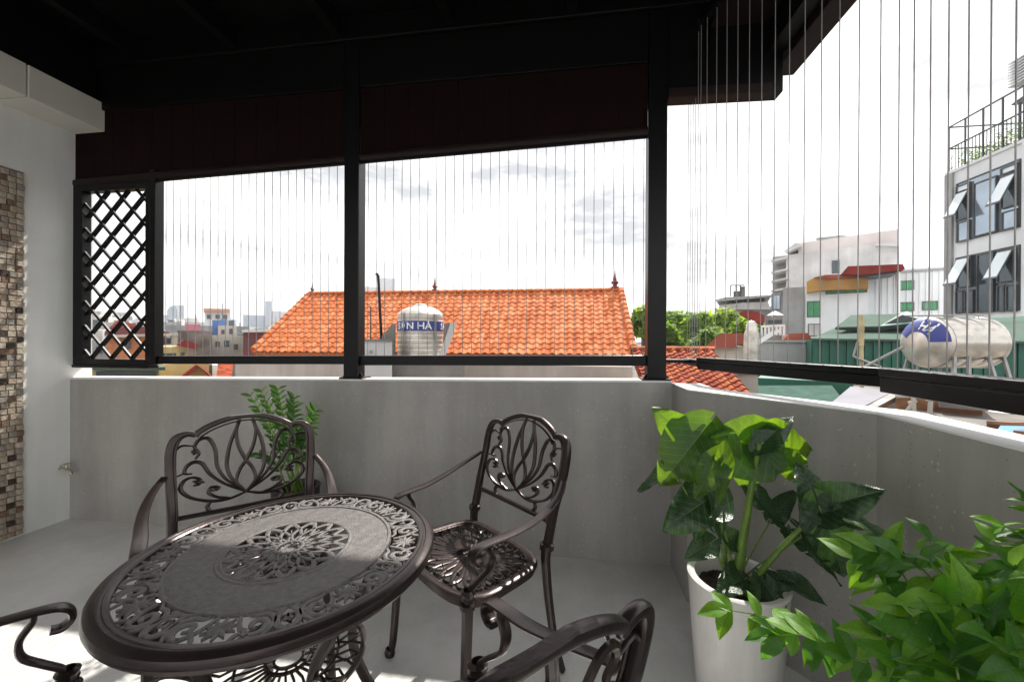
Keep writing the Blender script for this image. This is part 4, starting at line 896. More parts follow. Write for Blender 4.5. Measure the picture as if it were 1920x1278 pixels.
# ---------------- trees beyond
def tree(px, ptop, pbot, D, wpx, label, seed, mi=None, n=4200, ls=.17):
    r = random.Random(seed); F = Face(px, D); a, zt = F.hit(px, ptop); zb_ = F.hit(px, pbot)[1]; c = F.pt(0, 0, 0); hw = wpx / FPX * D * .5 * .95
    t = thing('tree', label, 'tree', (c.x, c.y, ZB), 0, 'trees beyond the orange roof')
    zc = zt - hw * .75; mb = MB()
    mb.sweep([V(c.x, c.y, ZB), V(c.x + .2, c.y, ZB + (zc - ZB) * .6), V(c.x, c.y, zc - hw * .2)], lambda k: .5 - .3 * k, n=8, up=(0, 1, 0))
    cl = []
    for i in range(24):
        an, el = r.uniform(0, 6.28), r.uniform(-1.2, 1.4); d = V(math.cos(an) * math.cos(el), math.sin(an) * math.cos(el), math.sin(el) * .8); q = V(c.x, c.y, zc) + d * hw * r.uniform(.35, .85); cl.append((q, hw * r.uniform(.22, .42)))
        if i % 2 == 0: mb.sweep([V(c.x, c.y, zc - hw * .5), V(c.x, c.y, zc).lerp(q, .6), q], lambda k: .16 - .12 * k, n=5, up=(0, 1, 0))
    part('trunk', mb, M_bark, t, 60)
    lf = MB()
    for i in range(n):
        q, rr_ = cl[r.randrange(len(cl))]; d = V(r.gauss(0, 1), r.gauss(0, 1), r.gauss(0, 1)).normalized(); p = q + d * rr_ * r.uniform(.55, 1.08)
        if p.z < zc - hw * 1.5: continue
        u = V(r.gauss(0, 1), r.gauss(0, 1), r.gauss(0, .6)).normalized(); w = u.cross(d + V(0, 0, .6)).normalized(); s = ls * r.uniform(.6, 1.3)
        lf.cm = r.choice((mi, mi, r.randrange(3))) if mi is not None else r.randrange(3)
        lf.add([p - u * s, p + w * s * .45, p + u * s, p - w * s * .45], [(0, 1, 2, 3)])
    part('crown', lf, M_tree, t, 0)
tree(1205, 577, 660, 24, 75, 'tall leafy green tree just right of the orange roof', 1, 2)
tree(1262, 583, 660, 26, 90, 'green tree immediately right of the corner post', 2, 0)
tree(1312, 592, 660, 24, 80, 'round green tree in the middle of the tree row left of the hangar roof', 3, 0, 4200)
tree(1355, 585, 660, 27, 90, 'spreading yellow green tree below the grey hangar roof', 4, 2)
tree(1395, 600, 660, 22, 60, 'small green tree beside the red hip roof', 5, 0, 3000)
tree(1240, 605, 665, 19, 70, 'dark leafy tree low behind the corner post', 6, 1, 3200, .14)
tree(1330, 618, 665, 19, 80, 'dark low tree above the old red tile roof', 7, 1, 3400, .14)

# ---------------- right hand glass office block (facade runs along the terrace's depth)
XF = 17.2
def fx(px, py, k=0.0): p = onX(px, py, XF + k); return p.y, p.z
gb = thing('office_block', 'white modern block with tilted open windows and a railed roof garden at the right edge', 'building', (XF + 3, 19, ZB))
yA = fx(1776, 400)[0]; ztop = (fx(1776, 330)[1] + fx(1915, 268)[1]) / 2
part('wall', MB().box(XF, XF + 9, 10, yA, ZB, ztop), M_wallw, gb, 0)
part('cornice', MB().box(XF - .06, XF + 9.06, 9.94, yA + .06, ztop, ztop + .12), M_wallw, gb, 0)
part('pilaster', MB().box(XF - .10, XF + .2, yA - .32, yA + .03, ZB, ztop - .002), M_wallg, gb, 0)
part('pilaster', MB().box(XF - .07, XF - .001, fx(1920, 500)[0] - .35, fx(1920, 500)[0] + .02, ZB, ztop - .002), M_wallw, gb, 0)
def xwin(px0, px1, pt0, pt1, pb0, pb1, glass, k=-.02, openw=False, name='window'):
    """px0<px1; top line pt0->pt1, bottom pb0->pb1"""
    ya, yb = fx(px0, 500)[0], fx(px1, 500)[0]; zt_ = (fx(px0, pt0)[1] + fx(px1, pt1)[1]) / 2; zb_ = (fx(px0, pb0)[1] + fx(px1, pb1)[1]) / 2; w = .05
    mb = MB()
    for y0_, y1_, q0, q1 in ((yb, ya, zb_, zb_ + w), (yb, ya, zt_ - w, zt_), (yb, yb + w, zb_ + w, zt_ - w), (ya - w, ya, zb_ + w, zt_ - w)): mb.box(XF + k - .05, XF + k + .03, y0_, y1_, q0, q1)
    fo = part(name, mb, M_frame, gb, 0); mb = MB(); mb.box(XF + k - .012, XF + k + .012, yb + w * .8, ya - w * .8, zb_ + w * .8, zt_ - w * .8); part('pane', mb, glass, fo, 0)
    if openw:
        out_ = (zt_ - zb_) * .42; mb = MB(); c = [V(XF - .08, yb + .03, zt_ - .04), V(XF - .08, ya - .03, zt_ - .04), V(XF - .08 - out_, ya - .03, zb_ + .12), V(XF - .08 - out_, yb + .03, zb_ + .12)]
        n_ = (c[1] - c[0]).cross(c[2] - c[1]).normalized() * .03; mb.hexa([v + n_ for v in c] + [v for v in c]); sh = part('sash', mb, M_frame, gb, 0)
        mb = MB(); d = [c[0].lerp(c[2], .06), c[1].lerp(c[3], .06), c[2].lerp(c[0], .06), c[3].lerp(c[1], .06)]; mb.hexa([v + n_ * 1.25 for v in d] + [v - n_ * .25 for v in d]); part('pane', mb, M_glassl, sh, 0)
# two window bands: dark recess panel then sashes
for (a, b, t0, t1, b0, b1) in ((1794, 1914, 346, 297, 457, 424), (1794, 1914, 482, 460, 588, 583)):
    xwin(a, b, t0, t1, b0, b1, M_glassd if t0 > 400 else M_glassb, -.01, name='window_band')
xwin(1796, 1822, 350, 341, 364, 355, M_glassl, -.07); xwin(1796, 1822, 362, 352, 415, 408, M_glassd, -.07, True); xwin(1798, 1822, 418, 411, 455, 449, M_glassb, -.07)
xwin(1829, 1873, 345, 329, 445, 434, M_glassb, -.07)
xwin(1880, 1912, 317, 304, 330, 318, M_glassl, -.07); xwin(1880, 1912, 332, 320, 392, 385, M_glassd, -.07, True); xwin(1882, 1912, 398, 391, 432, 427, M_glassb, -.07)
xwin(1798, 1826, 484, 478, 540, 538, M_glassd, -.07, True); xwin(1796, 1811, 545, 544, 586, 586, M_glassd, -.07); xwin(1813, 1830, 544, 543, 586, 585, M_glassd, -.07)
xwin(1836, 1868, 477, 471, 586, 585, M_glassd, -.07); xwin(1874, 1907, 470, 464, 530, 528, M_glassd, -.07, True); xwin(1874, 1889, 535, 534, 585, 584, M_glassd, -.07); xwin(1891, 1912, 534, 533, 584, 583, M_glassd, -.07)
rg = thing('roof_railing', 'thin black railing around the roof garden of the office block', 'railing', (XF, 19, ztop + .12))
zr0, zr1 = ztop + .12, fx(1776, 280)[1]; zr2_ = fx(1776, 240)[1]
mb = MB()
for zq in (zr1, zr2_): mb.bar(V(XF + .05, yA, zq), V(XF + .05, 14, zq), .05, .05); mb.bar(V(XF + .05, yA, zq), V(XF + 4, yA, zq), .05, .05)
part('top_rail', mb, M_frame, rg, 0)
yy = yA; i = 0
while yy > 16.2:
    if i % 5 == 0: part('post', MB().bar(V(XF + .05, yy, zr0), V(XF + .05, yy, zr2_), .05, .05, (0, 1, 0)), M_frame, rg, 0)
    else: part('baluster', MB().bar(V(XF + .05, yy, zr0), V(XF + .05, yy, zr1), .022, .022, (0, 1, 0)), M_frame, rg, 0)
    yy -= .15; i += 1
rd_ = random.Random(9)
for j, (py_, lb) in enumerate(((20.0, 'leafy shrub behind the roof railing, farthest along the office block'), (19.0, 'leafy shrub behind the roof railing in the middle of the office block'), (17.9, 'leafy shrub behind the roof railing nearest the right edge'))):
    sp = thing('roof_shrub', lb, 'plant', (XF + .7, py_, zr0), group='shrubs on the office block roof'); mb = MB()
    for k in range(420):
        d = V(rd_.gauss(0, .28), rd_.gauss(0, .45), abs(rd_.gauss(.25, .33))); p = V(XF + .7, py_, zr0 + .15) + d; u = V(rd_.gauss(0, 1), rd_.gauss(0, 1), rd_.gauss(0, 1)).normalized() * .09; w = u.orthogonal() * .35; mb.cm = rd_.randrange(3); mb.add([p - u, p + w, p + u, p - w], [(0, 1, 2, 3)])
    part('foliage', mb, M_tree, sp, 0); part('stem', MB().sweep([V(XF + .7, py_, zr0), V(XF + .7, py_, zr0 + .6)], .05, n=5, up=(0, 1, 0)), M_bark, sp)
vb = thing('roof_louvre', 'white slatted louvre box on the office block roof at the right edge', 'louvre', (XF + 1, 17.6, zr2_))
y_l, z_l = fx(1889, 165); z_h = fx(1889, 122)[1]
for k in range(9): part('slat', MB().box(XF, XF + .8, y_l - 1.2, y_l, z_l + (z_h - z_l) * k / 8 - .02, z_l + (z_h - z_l) * k / 8 + .02), M_wallw, vb, 0)
part('frame', MB().box(XF + .8, XF + .9, y_l - 1.2, y_l, zr0, z_h), M_wallw, vb, 0)
cp = thing('roof_canopy', 'dark sloping canopy on the office block roof', 'canopy', (XF + 2, 17.5, zr0))
a_, b_ = fx(1880, 190), fx(1920, 160); part('sheet', MB().hexa([(XF + .3, 15.5, b_[1] + .25), (XF + .3, a_[0], a_[1] - .2), (XF + 3, a_[0], a_[1]), (XF + 3, 15.5, b_[1] + .4), (XF + .3, 15.5, b_[1] + .3), (XF + .3, a_[0], a_[1] - .15), (XF + 3, a_[0], a_[1] + .05), (XF + 3, 15.5, b_[1] + .45)]), M_frame, cp, 0)
part('strut', MB().bar(V(XF + .4, a_[0] - .2, zr0), V(XF + .4, a_[0] - .2, a_[1] - .2), .06, .06, (0, 1, 0)), M_frame, cp, 0)
# ---------------- right middle distance
Fw = Face(1640, 30, 8)
wb = building('white_building', 'long white block with small green and dark windows behind the green shed', 'building', Fw, 1541, 1775, 515, 9, M_wallw, wins=[(1554, 569, 1578, 585), (1596, 568, 1622, 584), (1686, 527, 1714, 543, M_greenw), (1686, 567, 1714, 583, M_greenw), (1729, 565, 1758, 581, M_greenw)])
Fo = Face(1575, 29, 4)
ob = building('ochre_building', 'white stair tower with ochre awnings and green louvres in front of the white block', 'building', Fo, 1511, 1628, 545, 4, M_wallw, wins=[(1513, 565, 1538, 594, M_greenw), (1515, 607, 1538, 630, M_concl), (1548, 540, 1626, 548, M_greenw)])
quad(Fo, [(1513, 528), (1530, 519), (1600, 516), (1628, 523), (1628, 541), (1541, 544), (1513, 548)], -.6, .5, M_ochre, ob, 'awning')
quad(Fo, [(1526, 520), (1548, 515), (1604, 514), (1615, 521), (1545, 523)], -.7, -.61, M_pinkm, ob, 'awning_top')
Fr = Face(1640, 28, 6)
rt = thing('red_canopy_roof', 'red sheet canopy roof rising between the ochre awning and the white block', 'roof', Fr.pt(0, 0, 0))
quad(Fr, [(1577, 514), (1590, 499), (1693, 495), (1697, 504), (1620, 515)], 0, 2.5, M_redm, rt, 'sheet'); quad(Fr, [(1600, 516), (1680, 507), (1680, 512), (1612, 520)], .3, 2.4, M_frame, rt, 'underside'); 
part('column', MB().bar(Fr.pt(Fr.hit(1690, 505)[0], 1, ZB), Fr.pt(Fr.hit(1690, 505)[0], 1, Fr.hit(1690, 503)[1]), .15, .15, (0, 1, 0)), M_wallw, rt, 0)
Fg = Face(1560, 38, -6)
cg = building('concrete_building', 'tall stained grey concrete block with a pinkish top storey behind the ochre awnings', 'building', Fg, 1474, 1683, 478, 10, M_concl, wins=[(1560, 489, 1574, 512)])
a0, zc1 = Fg.hit(1496, 455); a1, _ = Fg.hit(1683, 455); zc0 = Fg.hit(1500, 478)[1]
mb = MB(); Fg.box(mb, a0, a1, .2, 9.5, zc0, zc1); part('top_storey', mb, mat('pink_render', (.66, .60, .58), .85, var=.1, scale=.4), cg, 0)
quad(Fg, [(1470, 471), (1492, 455), (1500, 457), (1500, 462), (1474, 474)], -.5, 5, M_concl, cg, 'lean_to_roof')
window(Fg, cg, 1632, 459, 1668, 472, M_greenw, k=.2); quad(Fg, [(1645, 456), (1680, 455), (1683, 461), (1640, 460)], -.8, .19, M_concl, cg, 'window_hood')
for py_ in (483, 505, 522, 540):
    quad(Fg, [(1446, py_ + 4), (1476, py_ - 2), (1476, py_ + 1), (1446, py_ + 8)], -.3, 5, M_concl, cg, 'balcony_slab')
mb = MB(); b0, b1, q0, q1 = Fg.rect(1449, 482, 1474, 560, 1.5); Fg.box(mb, b0, b1, 1.5, 6, ZB, q1); part('stair_wall', mb, M_wallg, cg, 0)
quad(Fg, [(1530, 446), (1575, 441), (1600, 443), (1600, 445), (1530, 449)], 1, 4, M_gal, cg, 'roof_sheet'); 
for q in (1545, 1590): part('roof_post', MB().bar(Fg.pt(Fg.hit(q, 450)[0], 2, zc1), Fg.pt(Fg.hit(q, 445)[0], 2, Fg.hit(q, 445, 2)[1]), .1, .1, (0, 1, 0)), M_gal, cg, 0)
Ft = Face(1465, 32)
ss = building('side_annex', 'narrow grey annex with a blue glass end wall left of the concrete block', 'building', Ft, 1446, 1464, 550, 5, M_wallg, wins=[(1448, 553, 1463, 580, M_glassb)])
gs = building('grey_render_wall', 'smooth grey rendered wall under the concrete block', 'building', Face(1492, 30), 1468, 1510, 540, 4, M_wallg)
# hangar roof with machinery
Fh = Face(1392, 42)
hg = building('hangar', 'pale metal roofed hangar with a flat canopy beyond the trees', 'building', Fh, 1340, 1446, 578, 12, M_wallg)
quad(Fh, [(1341, 562), (1360, 557), (1446, 553), (1446, 556), (1345, 565)], -1, 8, M_gal, hg, 'canopy'); quad(Fh, [(1350, 572), (1395, 567), (1440, 566), (1446, 580), (1346, 580)], -.5, 10, M_concl, hg, 'roof')
for q in (1372, 1380, 1392, 1400, 1430): part('column', MB().bar(Fh.pt(Fh.hit(q, 575)[0], 0, Fh.hit(q, 578)[1]), Fh.pt(Fh.hit(q, 560)[0], 0, Fh.hit(q, 560)[1]), .2, .2, (0, 1, 0)), M_frame, hg, 0)
qv = thing('roof_plant_unit', 'small dark rooftop machine with railings on the hangar canopy', 'machine', Fh.pt(Fh.hit(1385, 550)[0], 1, Fh.hit(1385, 555)[1]))
for a, b, c, d in ((1375, 545, 1397, 556), (1389, 536, 1397, 545)): mb = MB(); r_ = Fh.rect(a, b, c, d); Fh.box(mb, r_[0], r_[1], .5, 1.8, r_[2], r_[3]); part('casing', mb, M_conc, qv, 0)
mb = MB()
for q in (1370, 1380, 1388): mb.bar(Fh.pt(Fh.hit(q, 550)[0], .3, Fh.hit(q, 555)[1]), Fh.pt(Fh.hit(q, 534)[0], .3, Fh.hit(q, 534)[1]), .08, .08, (0, 1, 0))
mb.bar(Fh.pt(Fh.hit(1370, 534)[0], .3, Fh.hit(1370, 534)[1]), Fh.pt(Fh.hit(1396, 534)[0], .3, Fh.hit(1396, 534)[1]), .08, .08); part('railing', mb, M_frame, qv, 0)
# red roofs and the umbrella terrace
Fk = Face(1415, 17)
r2 = building('red_hip_house', 'house with a faded red hip roof in front of the trees', 'house', Fk, 1325, 1400, 650, 4, M_wallc)
quad(Fk, [(1320, 652), (1350, 625), (1394, 624), (1402, 640), (1372, 652)], -.3, 2.5, M_pinkm, r2, 'roof')
r3 = thing('red_canopy_roof', 'dark red folded sheet roof just left of the white parasol', 'roof', Fk.pt(0, 3, 0)); quad(Fk, [(1385, 587), (1398, 582), (1420, 584), (1434, 592), (1432, 608), (1410, 600)], 3, 4.5, M_redm, r3, 'sheet')
part('column', MB().bar(Fk.pt(Fk.hit(1412, 600, 3.5)[0], 3.5, ZB), Fk.pt(Fk.hit(1412, 600, 3.5)[0], 3.5, Fk.hit(1412, 596, 3.5)[1]), .12, .12, (0, 1, 0)), M_frame, r3, 0)
# white parasol
Fu = Face(1453, 16); c = Fu.pt(0, 0, 0); zt_ = Fu.hit(1453, 582)[1]; ze_ = Fu.hit(1453, 591)[1]; hwid = (Fu.hit(1470, 590)[0] - Fu.hit(1436, 590)[0]) / 2
um = thing('parasol', 'small white parasol on a far roof terrace', 'parasol', (c.x, c.y, 0)); mb = MB()
mb.add([(c.x, c.y, zt_)] + [(c.x + hwid * math.cos(k * math.pi / 4), c.y + hwid * math.sin(k * math.pi / 4), ze_) for k in range(8)] + [(c.x, c.y, zt_ - .04)], [(0, i + 1, (i + 1) % 8 + 1) for i in range(8)] + [(9, (i + 1) % 8 + 1, i + 1) for i in range(8)]); part('canopy', mb, M_white, um, 0)
part('pole', MB().sweep([V(c.x, c.y, Fu.hit(1453, 640)[1]), V(c.x, c.y, zt_)], .05, n=6, up=(0, 1, 0)), M_gal, um)
tr = building('roof_terrace', 'small roof terrace with white balustrade and clutter under the white parasol', 'building', Fu, 1424, 1474, 628, 4, M_wallc, wins=[(1440, 600, 1466, 607, M_glassd)])
for k in range(7): q = 1428 + k * 7; part('baluster', MB().bar(Fu.pt(Fu.hit(q, 628)[0], -.05, Fu.hit(q, 628)[1]), Fu.pt(Fu.hit(q, 612)[0], -.05, Fu.hit(q, 612)[1]), .05, .05, (0, 1, 0)), M_white, tr, 0)
part('handrail', MB().bar(Fu.pt(Fu.hit(1426, 612)[0], -.05, Fu.hit(1426, 612)[1]), Fu.pt(Fu.hit(1472, 610)[0], -.05, Fu.hit(1472, 610)[1]), .07, .07), M_white, tr, 0)
r4 = thing('red_canopy_roof', 'faded red sheet roof above the plain grey block', 'roof', Fu.pt(1, -2, 0)); quad(Fu, [(1465, 640), (1480, 625), (1515, 624), (1524, 638)], -2.5, 0, M_pinkm, r4, 'sheet'); part('column', MB().bar(Fu.pt(Fu.hit(1495, 640, -1)[0], -1, ZB), Fu.pt(Fu.hit(1495, 640, -1)[0], -1, Fu.hit(1495, 640, -1)[1]), .3, .3, (0, 1, 0)), M_wallg, r4, 0)
gk = building('grey_block', 'plain flat topped grey block left of the dark green shed', 'building', Face(1462, 11.5), 1404, 1526, 641, 3, M_wallg, parapet=.05)
cl_ = building('clutter_shelf', 'small dark planting ledge on top of the plain grey block', 'ledge', Face(1450, 12.2), 1436, 1466, 628, 1, M_conc)
# small upright tank with conical top
Fq = Face(1409, 10); c = Fq.pt(0, .4, 0); zq = lambda p: Fq.hit(1409, p)[1]; w_ = (Fq.hit(1425, 640)[0] - Fq.hit(1394, 640)[0]) / 2
s2 = thing('water_tank', 'small pale upright tank with a rounded neck beside the grey block', 'water tank', (c.x, c.y, zq(690)))
part('tank_body', MB().lathe([(0, zq(690)), (w_, zq(690)), (w_ * 1.02, zq(650)), (w_ * .95, zq(625)), (w_ * .75, zq(615)), (w_ * .72, zq(607)), (w_ * .45, zq(601)), (0, zq(599))], (c.x, c.y, 0), 28), M_steelw, s2, 40)
part('base_frame', MB().box(c.x - .3, c.x + .3, c.y - .3, c.y + .3, ZB, zq(690) - .002), M_conc, s2, 0)
quad(Fq, [(1398, 655), (1445, 622), (1462, 617), (1463, 622), (1448, 630), (1402, 660)], .9, 1.1, M_white, thing('ramp_slab', 'white slanted slab leaning behind the small pale tank', 'slab', Fq.pt(0.4, 1, 0)), 'slab')
# green shed
Fs = Face(1640, 11, 14)
gsd = thing('green_shed', 'large shed with dark green corrugated front and pale green sheet roof', 'shed', Fs.pt(0, 2, ZB))
a0, zt_ = Fs.hit(1524, 636); a1, _ = Fs.hit(1975, 640); n = int((a1 - a0) / .14)
for i in range(n):
    x = a0 + (a1 - a0) * i / n; w = (a1 - a0) / n; mb = MB(); Fs.box(mb, x + .004, x + w * .55, -.03, .04, ZB, zt_); Fs.box(mb, x + w * .55, x + w - .004, -.005, .04, ZB, zt_); part('wall_panel', mb, M_greenm, gsd, 0)
mb = MB(); Fs.box(mb, a0 - .02, a1, .041, 5, ZB, zt_ - .01); part('wall', mb, M_greenm, gsd, 0)
def rslab(F, pf, k0, k1, th_, m, t, nm_):
    """sheet through 4 pixels: front-left, front-right at k0, back-right, back-left at k1"""
    c = [F.pt(F.hit(*pf[0], k0)[0], k0, F.hit(*pf[0], k0)[1]), F.pt(F.hit(*pf[1], k0)[0], k0, F.hit(*pf[1], k0)[1]), F.pt(F.hit(*pf[2], k1)[0], k1, F.hit(*pf[2], k1)[1]), F.pt(F.hit(*pf[3], k1)[0], k1, F.hit(*pf[3], k1)[1])]
    return part(nm_, MB().hexa([v - V(0, 0, th_) for v in c] + c), m, t, 0)
rslab(Fs, [(1522, 634), (1980, 640), (1920, 592), (1580, 608)], -.15, 4, .04, M_greenl, gsd, 'roof')
rslab(Fs, [(1567, 613), (1650, 611), (1690, 588), (1596, 590)], .8, 3.0, .03, M_greenl, gsd, 'upper_roof'); rslab(Fs, [(1650, 611), (1735, 602), (1700, 583), (1690, 587)], .8, 3.0, .03, M_greenm, gsd, 'upper_roof')
quad(Fs, [(1567, 614), (1650, 612), (1692, 590), (1740, 602), (1740, 606), (1650, 620), (1568, 618)], 1.0, 1.1, M_frame, gsd, 'gap_shade_sheet')  # dark sheet, shade under the raised roof put into its colour
# mast with struts
Fm = Face(1614, 8.2)
ms = thing('pipe_mast', 'weathered yellowish pipe mast with slanting struts in front of the green shed', 'mast', Fm.pt(0, 0, ZB))
def ln(F, p0, p1, w, m, t, nm_, k=0.0): a = F.hit(*p0, k); b = F.hit(*p1, k); part(nm_, MB().sweep([F.pt(a[0], k, a[1]), F.pt(b[0], k, b[1])], w, n=7, up=tuple(F.n)), m, t)
ln(Fm, (1616, 760), (1614, 590), .06, M_pole, ms, 'mast_pipe'); ln(Fm, (1613, 648), (1614, 600), .09, M_pole, ms, 'collar', .0)
ln(Fm, (1608, 640), (1600, 668), .03, M_gal, ms, 'strut', -.05); ln(Fm, (1600, 668), (1652, 688), .035, M_gal, ms, 'strut', -.05); ln(Fm, (1619, 688), (1694, 650), .04, M_gal, ms, 'strut', -.08)
# lying water tank
th_ = thing('water_tank', 'big stainless water tank lying on its side, blue label on its round end', 'water tank', (5.8, 6.9, 0))
C0 = dep(1736, 642, 6.0); ax = V(.985, .17, 0).normalized()
rH = (690 - 592) / 2 / FPX * 6.0 * .97; Ln = 0.86
e1 = V(-ax.y, ax.x, 0); e2 = V(0, 0, 1)
def tl(prof, n=48):
    vs = []; m_ = len(prof)
    for i in range(n):
        a = 2 * math.pi * i / n
        for r_, z in prof: vs.append(C0 + ax * z + e1 * (r_ * math.cos(a)) + e2 * (r_ * math.sin(a)))
    return MB().add(vs, [(i * m_ + j, i * m_ + j + 1, ((i + 1) % n) * m_ + j + 1, ((i + 1) % n) * m_ + j) for i in range(n) for j in range(m_ - 1)])
hdp = [(0, -.17), (rH * .3, -.162), (rH * .6, -.125), (rH * .85, -.065), (rH * .98, -.005), (rH, .02)]
bodyp = [(rH * 1.012, .02), (rH * 1.012, .05), (rH, .055)]
for i in range(3): q = .055 + (Ln - .11) * (i + 1) / 3; bodyp += [(rH, q - .02), (rH * .994, q - .012), (rH * .994, q - .006), (rH, q)]
bodyp += [(rH * 1.012, Ln - .05), (rH * 1.012, Ln - .02)]; endp = [(rH, Ln - .02), (rH * .98, Ln + .005), (rH * .85, Ln + .065), (rH * .6, Ln + .125), (0, Ln + .17)]
part('tank_end', tl(hdp), M_steelw, th_, 60); part('tank_body', tl(bodyp), M_steel, th_, 40); part('tank_end', tl(endp), M_steel, th_, 60)
def headpt(u, v, off=.006):  # u,v in -1..1 on the end cap as the viewer sees it
    r_ = math.hypot(u, v); pr = [(p[0] / rH, p[1]) for p in hdp]; z = pr[-1][1]
    for (ra_, za_), (rb2, zb2) in zip(pr, pr[1:]):
        if ra_ <= r_ <= rb2: z = za_ + (zb2 - za_) * (r_ - ra_) / (rb2 - ra_); break
    return C0 + ax * (z - off) - e1 * (u * rH) * -1 * -1 + e2 * (v * rH)
# band: an arc sector over the upper part of the end
mb = MB(); na = 28
mb.grid(na, 6, lambda s, t: tuple(headpt((.42 + .53 * t) * math.cos(R(2 + 152 * s)), (.42 + .53 * t) * math.sin(R(2 + 152 * s)))))
lb_ = part('label', mb, M_blue, th_, 60)
tv, tf = text_mesh('HÀ', .50, 'h'); mb = MB()
mb.add([headpt((.66 + v.y * .9) * math.cos(R(62) - v.x * 1.25), (.66 + v.y * .9) * math.sin(R(62) - v.x * 1.25), .012) for v in tv], tf); part('lettering', mb, M_white, lb_, 0)
st = thing('tank_stand', 'steel stand with slanting legs under the lying water tank', 'stand', (C0.x, C0.y, 0))
zl = C0.z - rH - .42
for q in (.08, .30, .58, .80):
    for s in (1, -1):
        a = C0 + ax * q + e1 * (s * rH * .80) - e2 * (rH * .35); b = C0 + ax * (q + (-.10 if q < .4 else .10)) + e1 * (s * rH * 1.02); b.z = zl; part('leg', MB().bar(a, b, .035, .035, (0, 1, 0)), M_gal, st, 0)
for s in (1, -1): a = C0 + e1 * (s * rH); a.z = zl; part('foot_beam', MB().bar(a, a + ax * Ln, .06, .05), M_gal, st, 0)
for q in (.25, .65): a = C0 + ax * q; a.z = zl + .2; part('cross_bar', MB().bar(a - e1 * rH, a + e1 * rH, .03, .03), M_gal, st, 0)
tpv = thing('roof_pipe', 'thin pipe running along the top of the lying tank', 'pipe', tuple(C0)); zz = C0.z + rH
part('pipe', MB().sweep([C0 + ax * -.3 + V(0, 0, rH + .02), C0 + ax * .3 + V(0, 0, rH + .025), C0 + ax * .7 + V(0, 0, rH + .05), C0 + ax * .9 + V(0, 0, rH + .02)], .025, n=8), M_gal, tpv)
# roof deck carrying the tank, clutter below the rail
dk = thing('roof_deck', 'dusty concrete roof deck below the lying tank', 'roof', (5, 6, ZB)); part('slab', MB().box(C0.x - .6, C0.x + 3.5, C0.y - 1.2, C0.y + 2.2, ZB, zl - .026), M_conc, dk, 0)
Fd = Face(1500, 8.5)
gd = building('low_green_roof', 'low dark green sheet roof seen between parapet and rail', 'roof', Fd, 1421, 1600, 708, 3, M_greenm)
a0, a1, z0, z1 = Fd.rect(1421, 708, 1600, 760)
rslab(Fd, [(1417, 758), (1590, 762), (1560, 722), (1421, 721)], -1.2, -.05, .03, mat('dull_green_sheet', (.05, .10, .08), .9, spec=.08), gd, 'lean_to')
Fc = Face(1610, 5.2)
wp = thing('white_awning', 'slanted white sheet awning just below the rail', 'awning', Fc.pt(0, 0, ZB)); rslab(Fc, [(1556, 757), (1618, 762), (1676, 733), (1595, 724)], 0, .9, .02, M_white2, wp, 'sheet')
rslab(Fc, [(1618, 764), (1634, 768), (1692, 737), (1677, 733)], 0, .9, .05, M_gal, wp, 'gutter'); part('prop', MB().bar(Fc.pt(.1, .5, ZB), Fc.pt(.1, .5, Fc.hit(1610, 750, .5)[1]), .08, .08, (0, 1, 0)), M_gal, wp, 0)
Fe = Face(1700, 5.0)
rk = thing('rusty_shed', 'rusty brown shed wall with pale frames below the rail', 'shed', Fe.pt(0, 0, ZB)); a0, a1, z0, z1 = Fe.rect(1678, 734, 1850, 790)
mb = MB(); Fe.box(mb, a0, a1, .25, 1.6, ZB, z1 - .02); part('wall', mb, M_rust, rk, 0)
for p0, p1 in (((1714, 790), (1712, 738)), ((1700, 772), (1716, 750)), ((1706, 752), (1714, 768)), ((1745, 752), (1743, 790)), ((1680, 742), (1730, 741)), ((1735, 748), (1752, 748))): ln(Fe, p0, p1, .035, M_wallc, rk, 'frame_bar', .1)
a0, a1, z0, z1 = Fe.rect(1760, 748, 1850, 768, .2); mb = MB(); Fe.box(mb, a0, a1, .1, .2, z0, z1); part('board', mb, M_conc, rk, 0)
# fat cream pipe
Pp = thing('round_duct', 'fat cream painted duct lying behind the bright parapet top', 'duct', tuple(dep(1850, 782, 3.9)))
pa, pb = dep(1769, 786, 3.9), dep(1990, 792, 3.3); dr = (pb - pa).normalized(); rdz = .095
mb = MB(); mb.sweep([pa, pa.lerp(pb, .12), pa.lerp(pb, .5), pb], rdz * 2, n=24); part('pipe', mb, M_cream, Pp, 40)
mb = MB(); q = pa.lerp(pb, .13); mb.sweep([q, q + dr * .03], rdz * 2.12, n=24); part('joint_ring', mb, M_cream, Pp, 40)
mb = MB(); mb.sweep([pa - dr * .004, pa + dr * .01], rdz * 1.7, n=20); part('open_end', mb, M_rust, Pp, 40)
for f in (.35, .62): 
    q = pa.lerp(pb, f) + (EYE - pa).normalized() * rdz * .8 + V(0, 0, rdz * .5); mb = MB(); mb.sweep([q, q + V(0, 0, .02)], .035, n=10); part('bolt', mb, M_frame, Pp, 40)
tt = thing('blue_tarpaulin', 'strip of bright blue tarpaulin over orange timbers near the right edge', 'tarpaulin', tuple(dep(1890, 805, 3.3)))
Ft_ = Face(1890, 3.35); rslab(Ft_, [(1868, 808), (1990, 828), (1990, 800), (1876, 797)], 0, .35, .01, M_tarp, tt, 'sheet')
tm = thing('timber_stack', 'orange brown timbers lying beside the blue tarpaulin', 'timber', tuple(dep(1890, 795, 3.5)))
for p0, p1 in (((1850, 795), (1990, 806)), ((1862, 800), (1990, 796)), ((1900, 814), (1990, 824))): ln(Ft_, p0, p1, .05, M_rust, tm, 'timber', -.05 if p0[1] > 810 else .37)
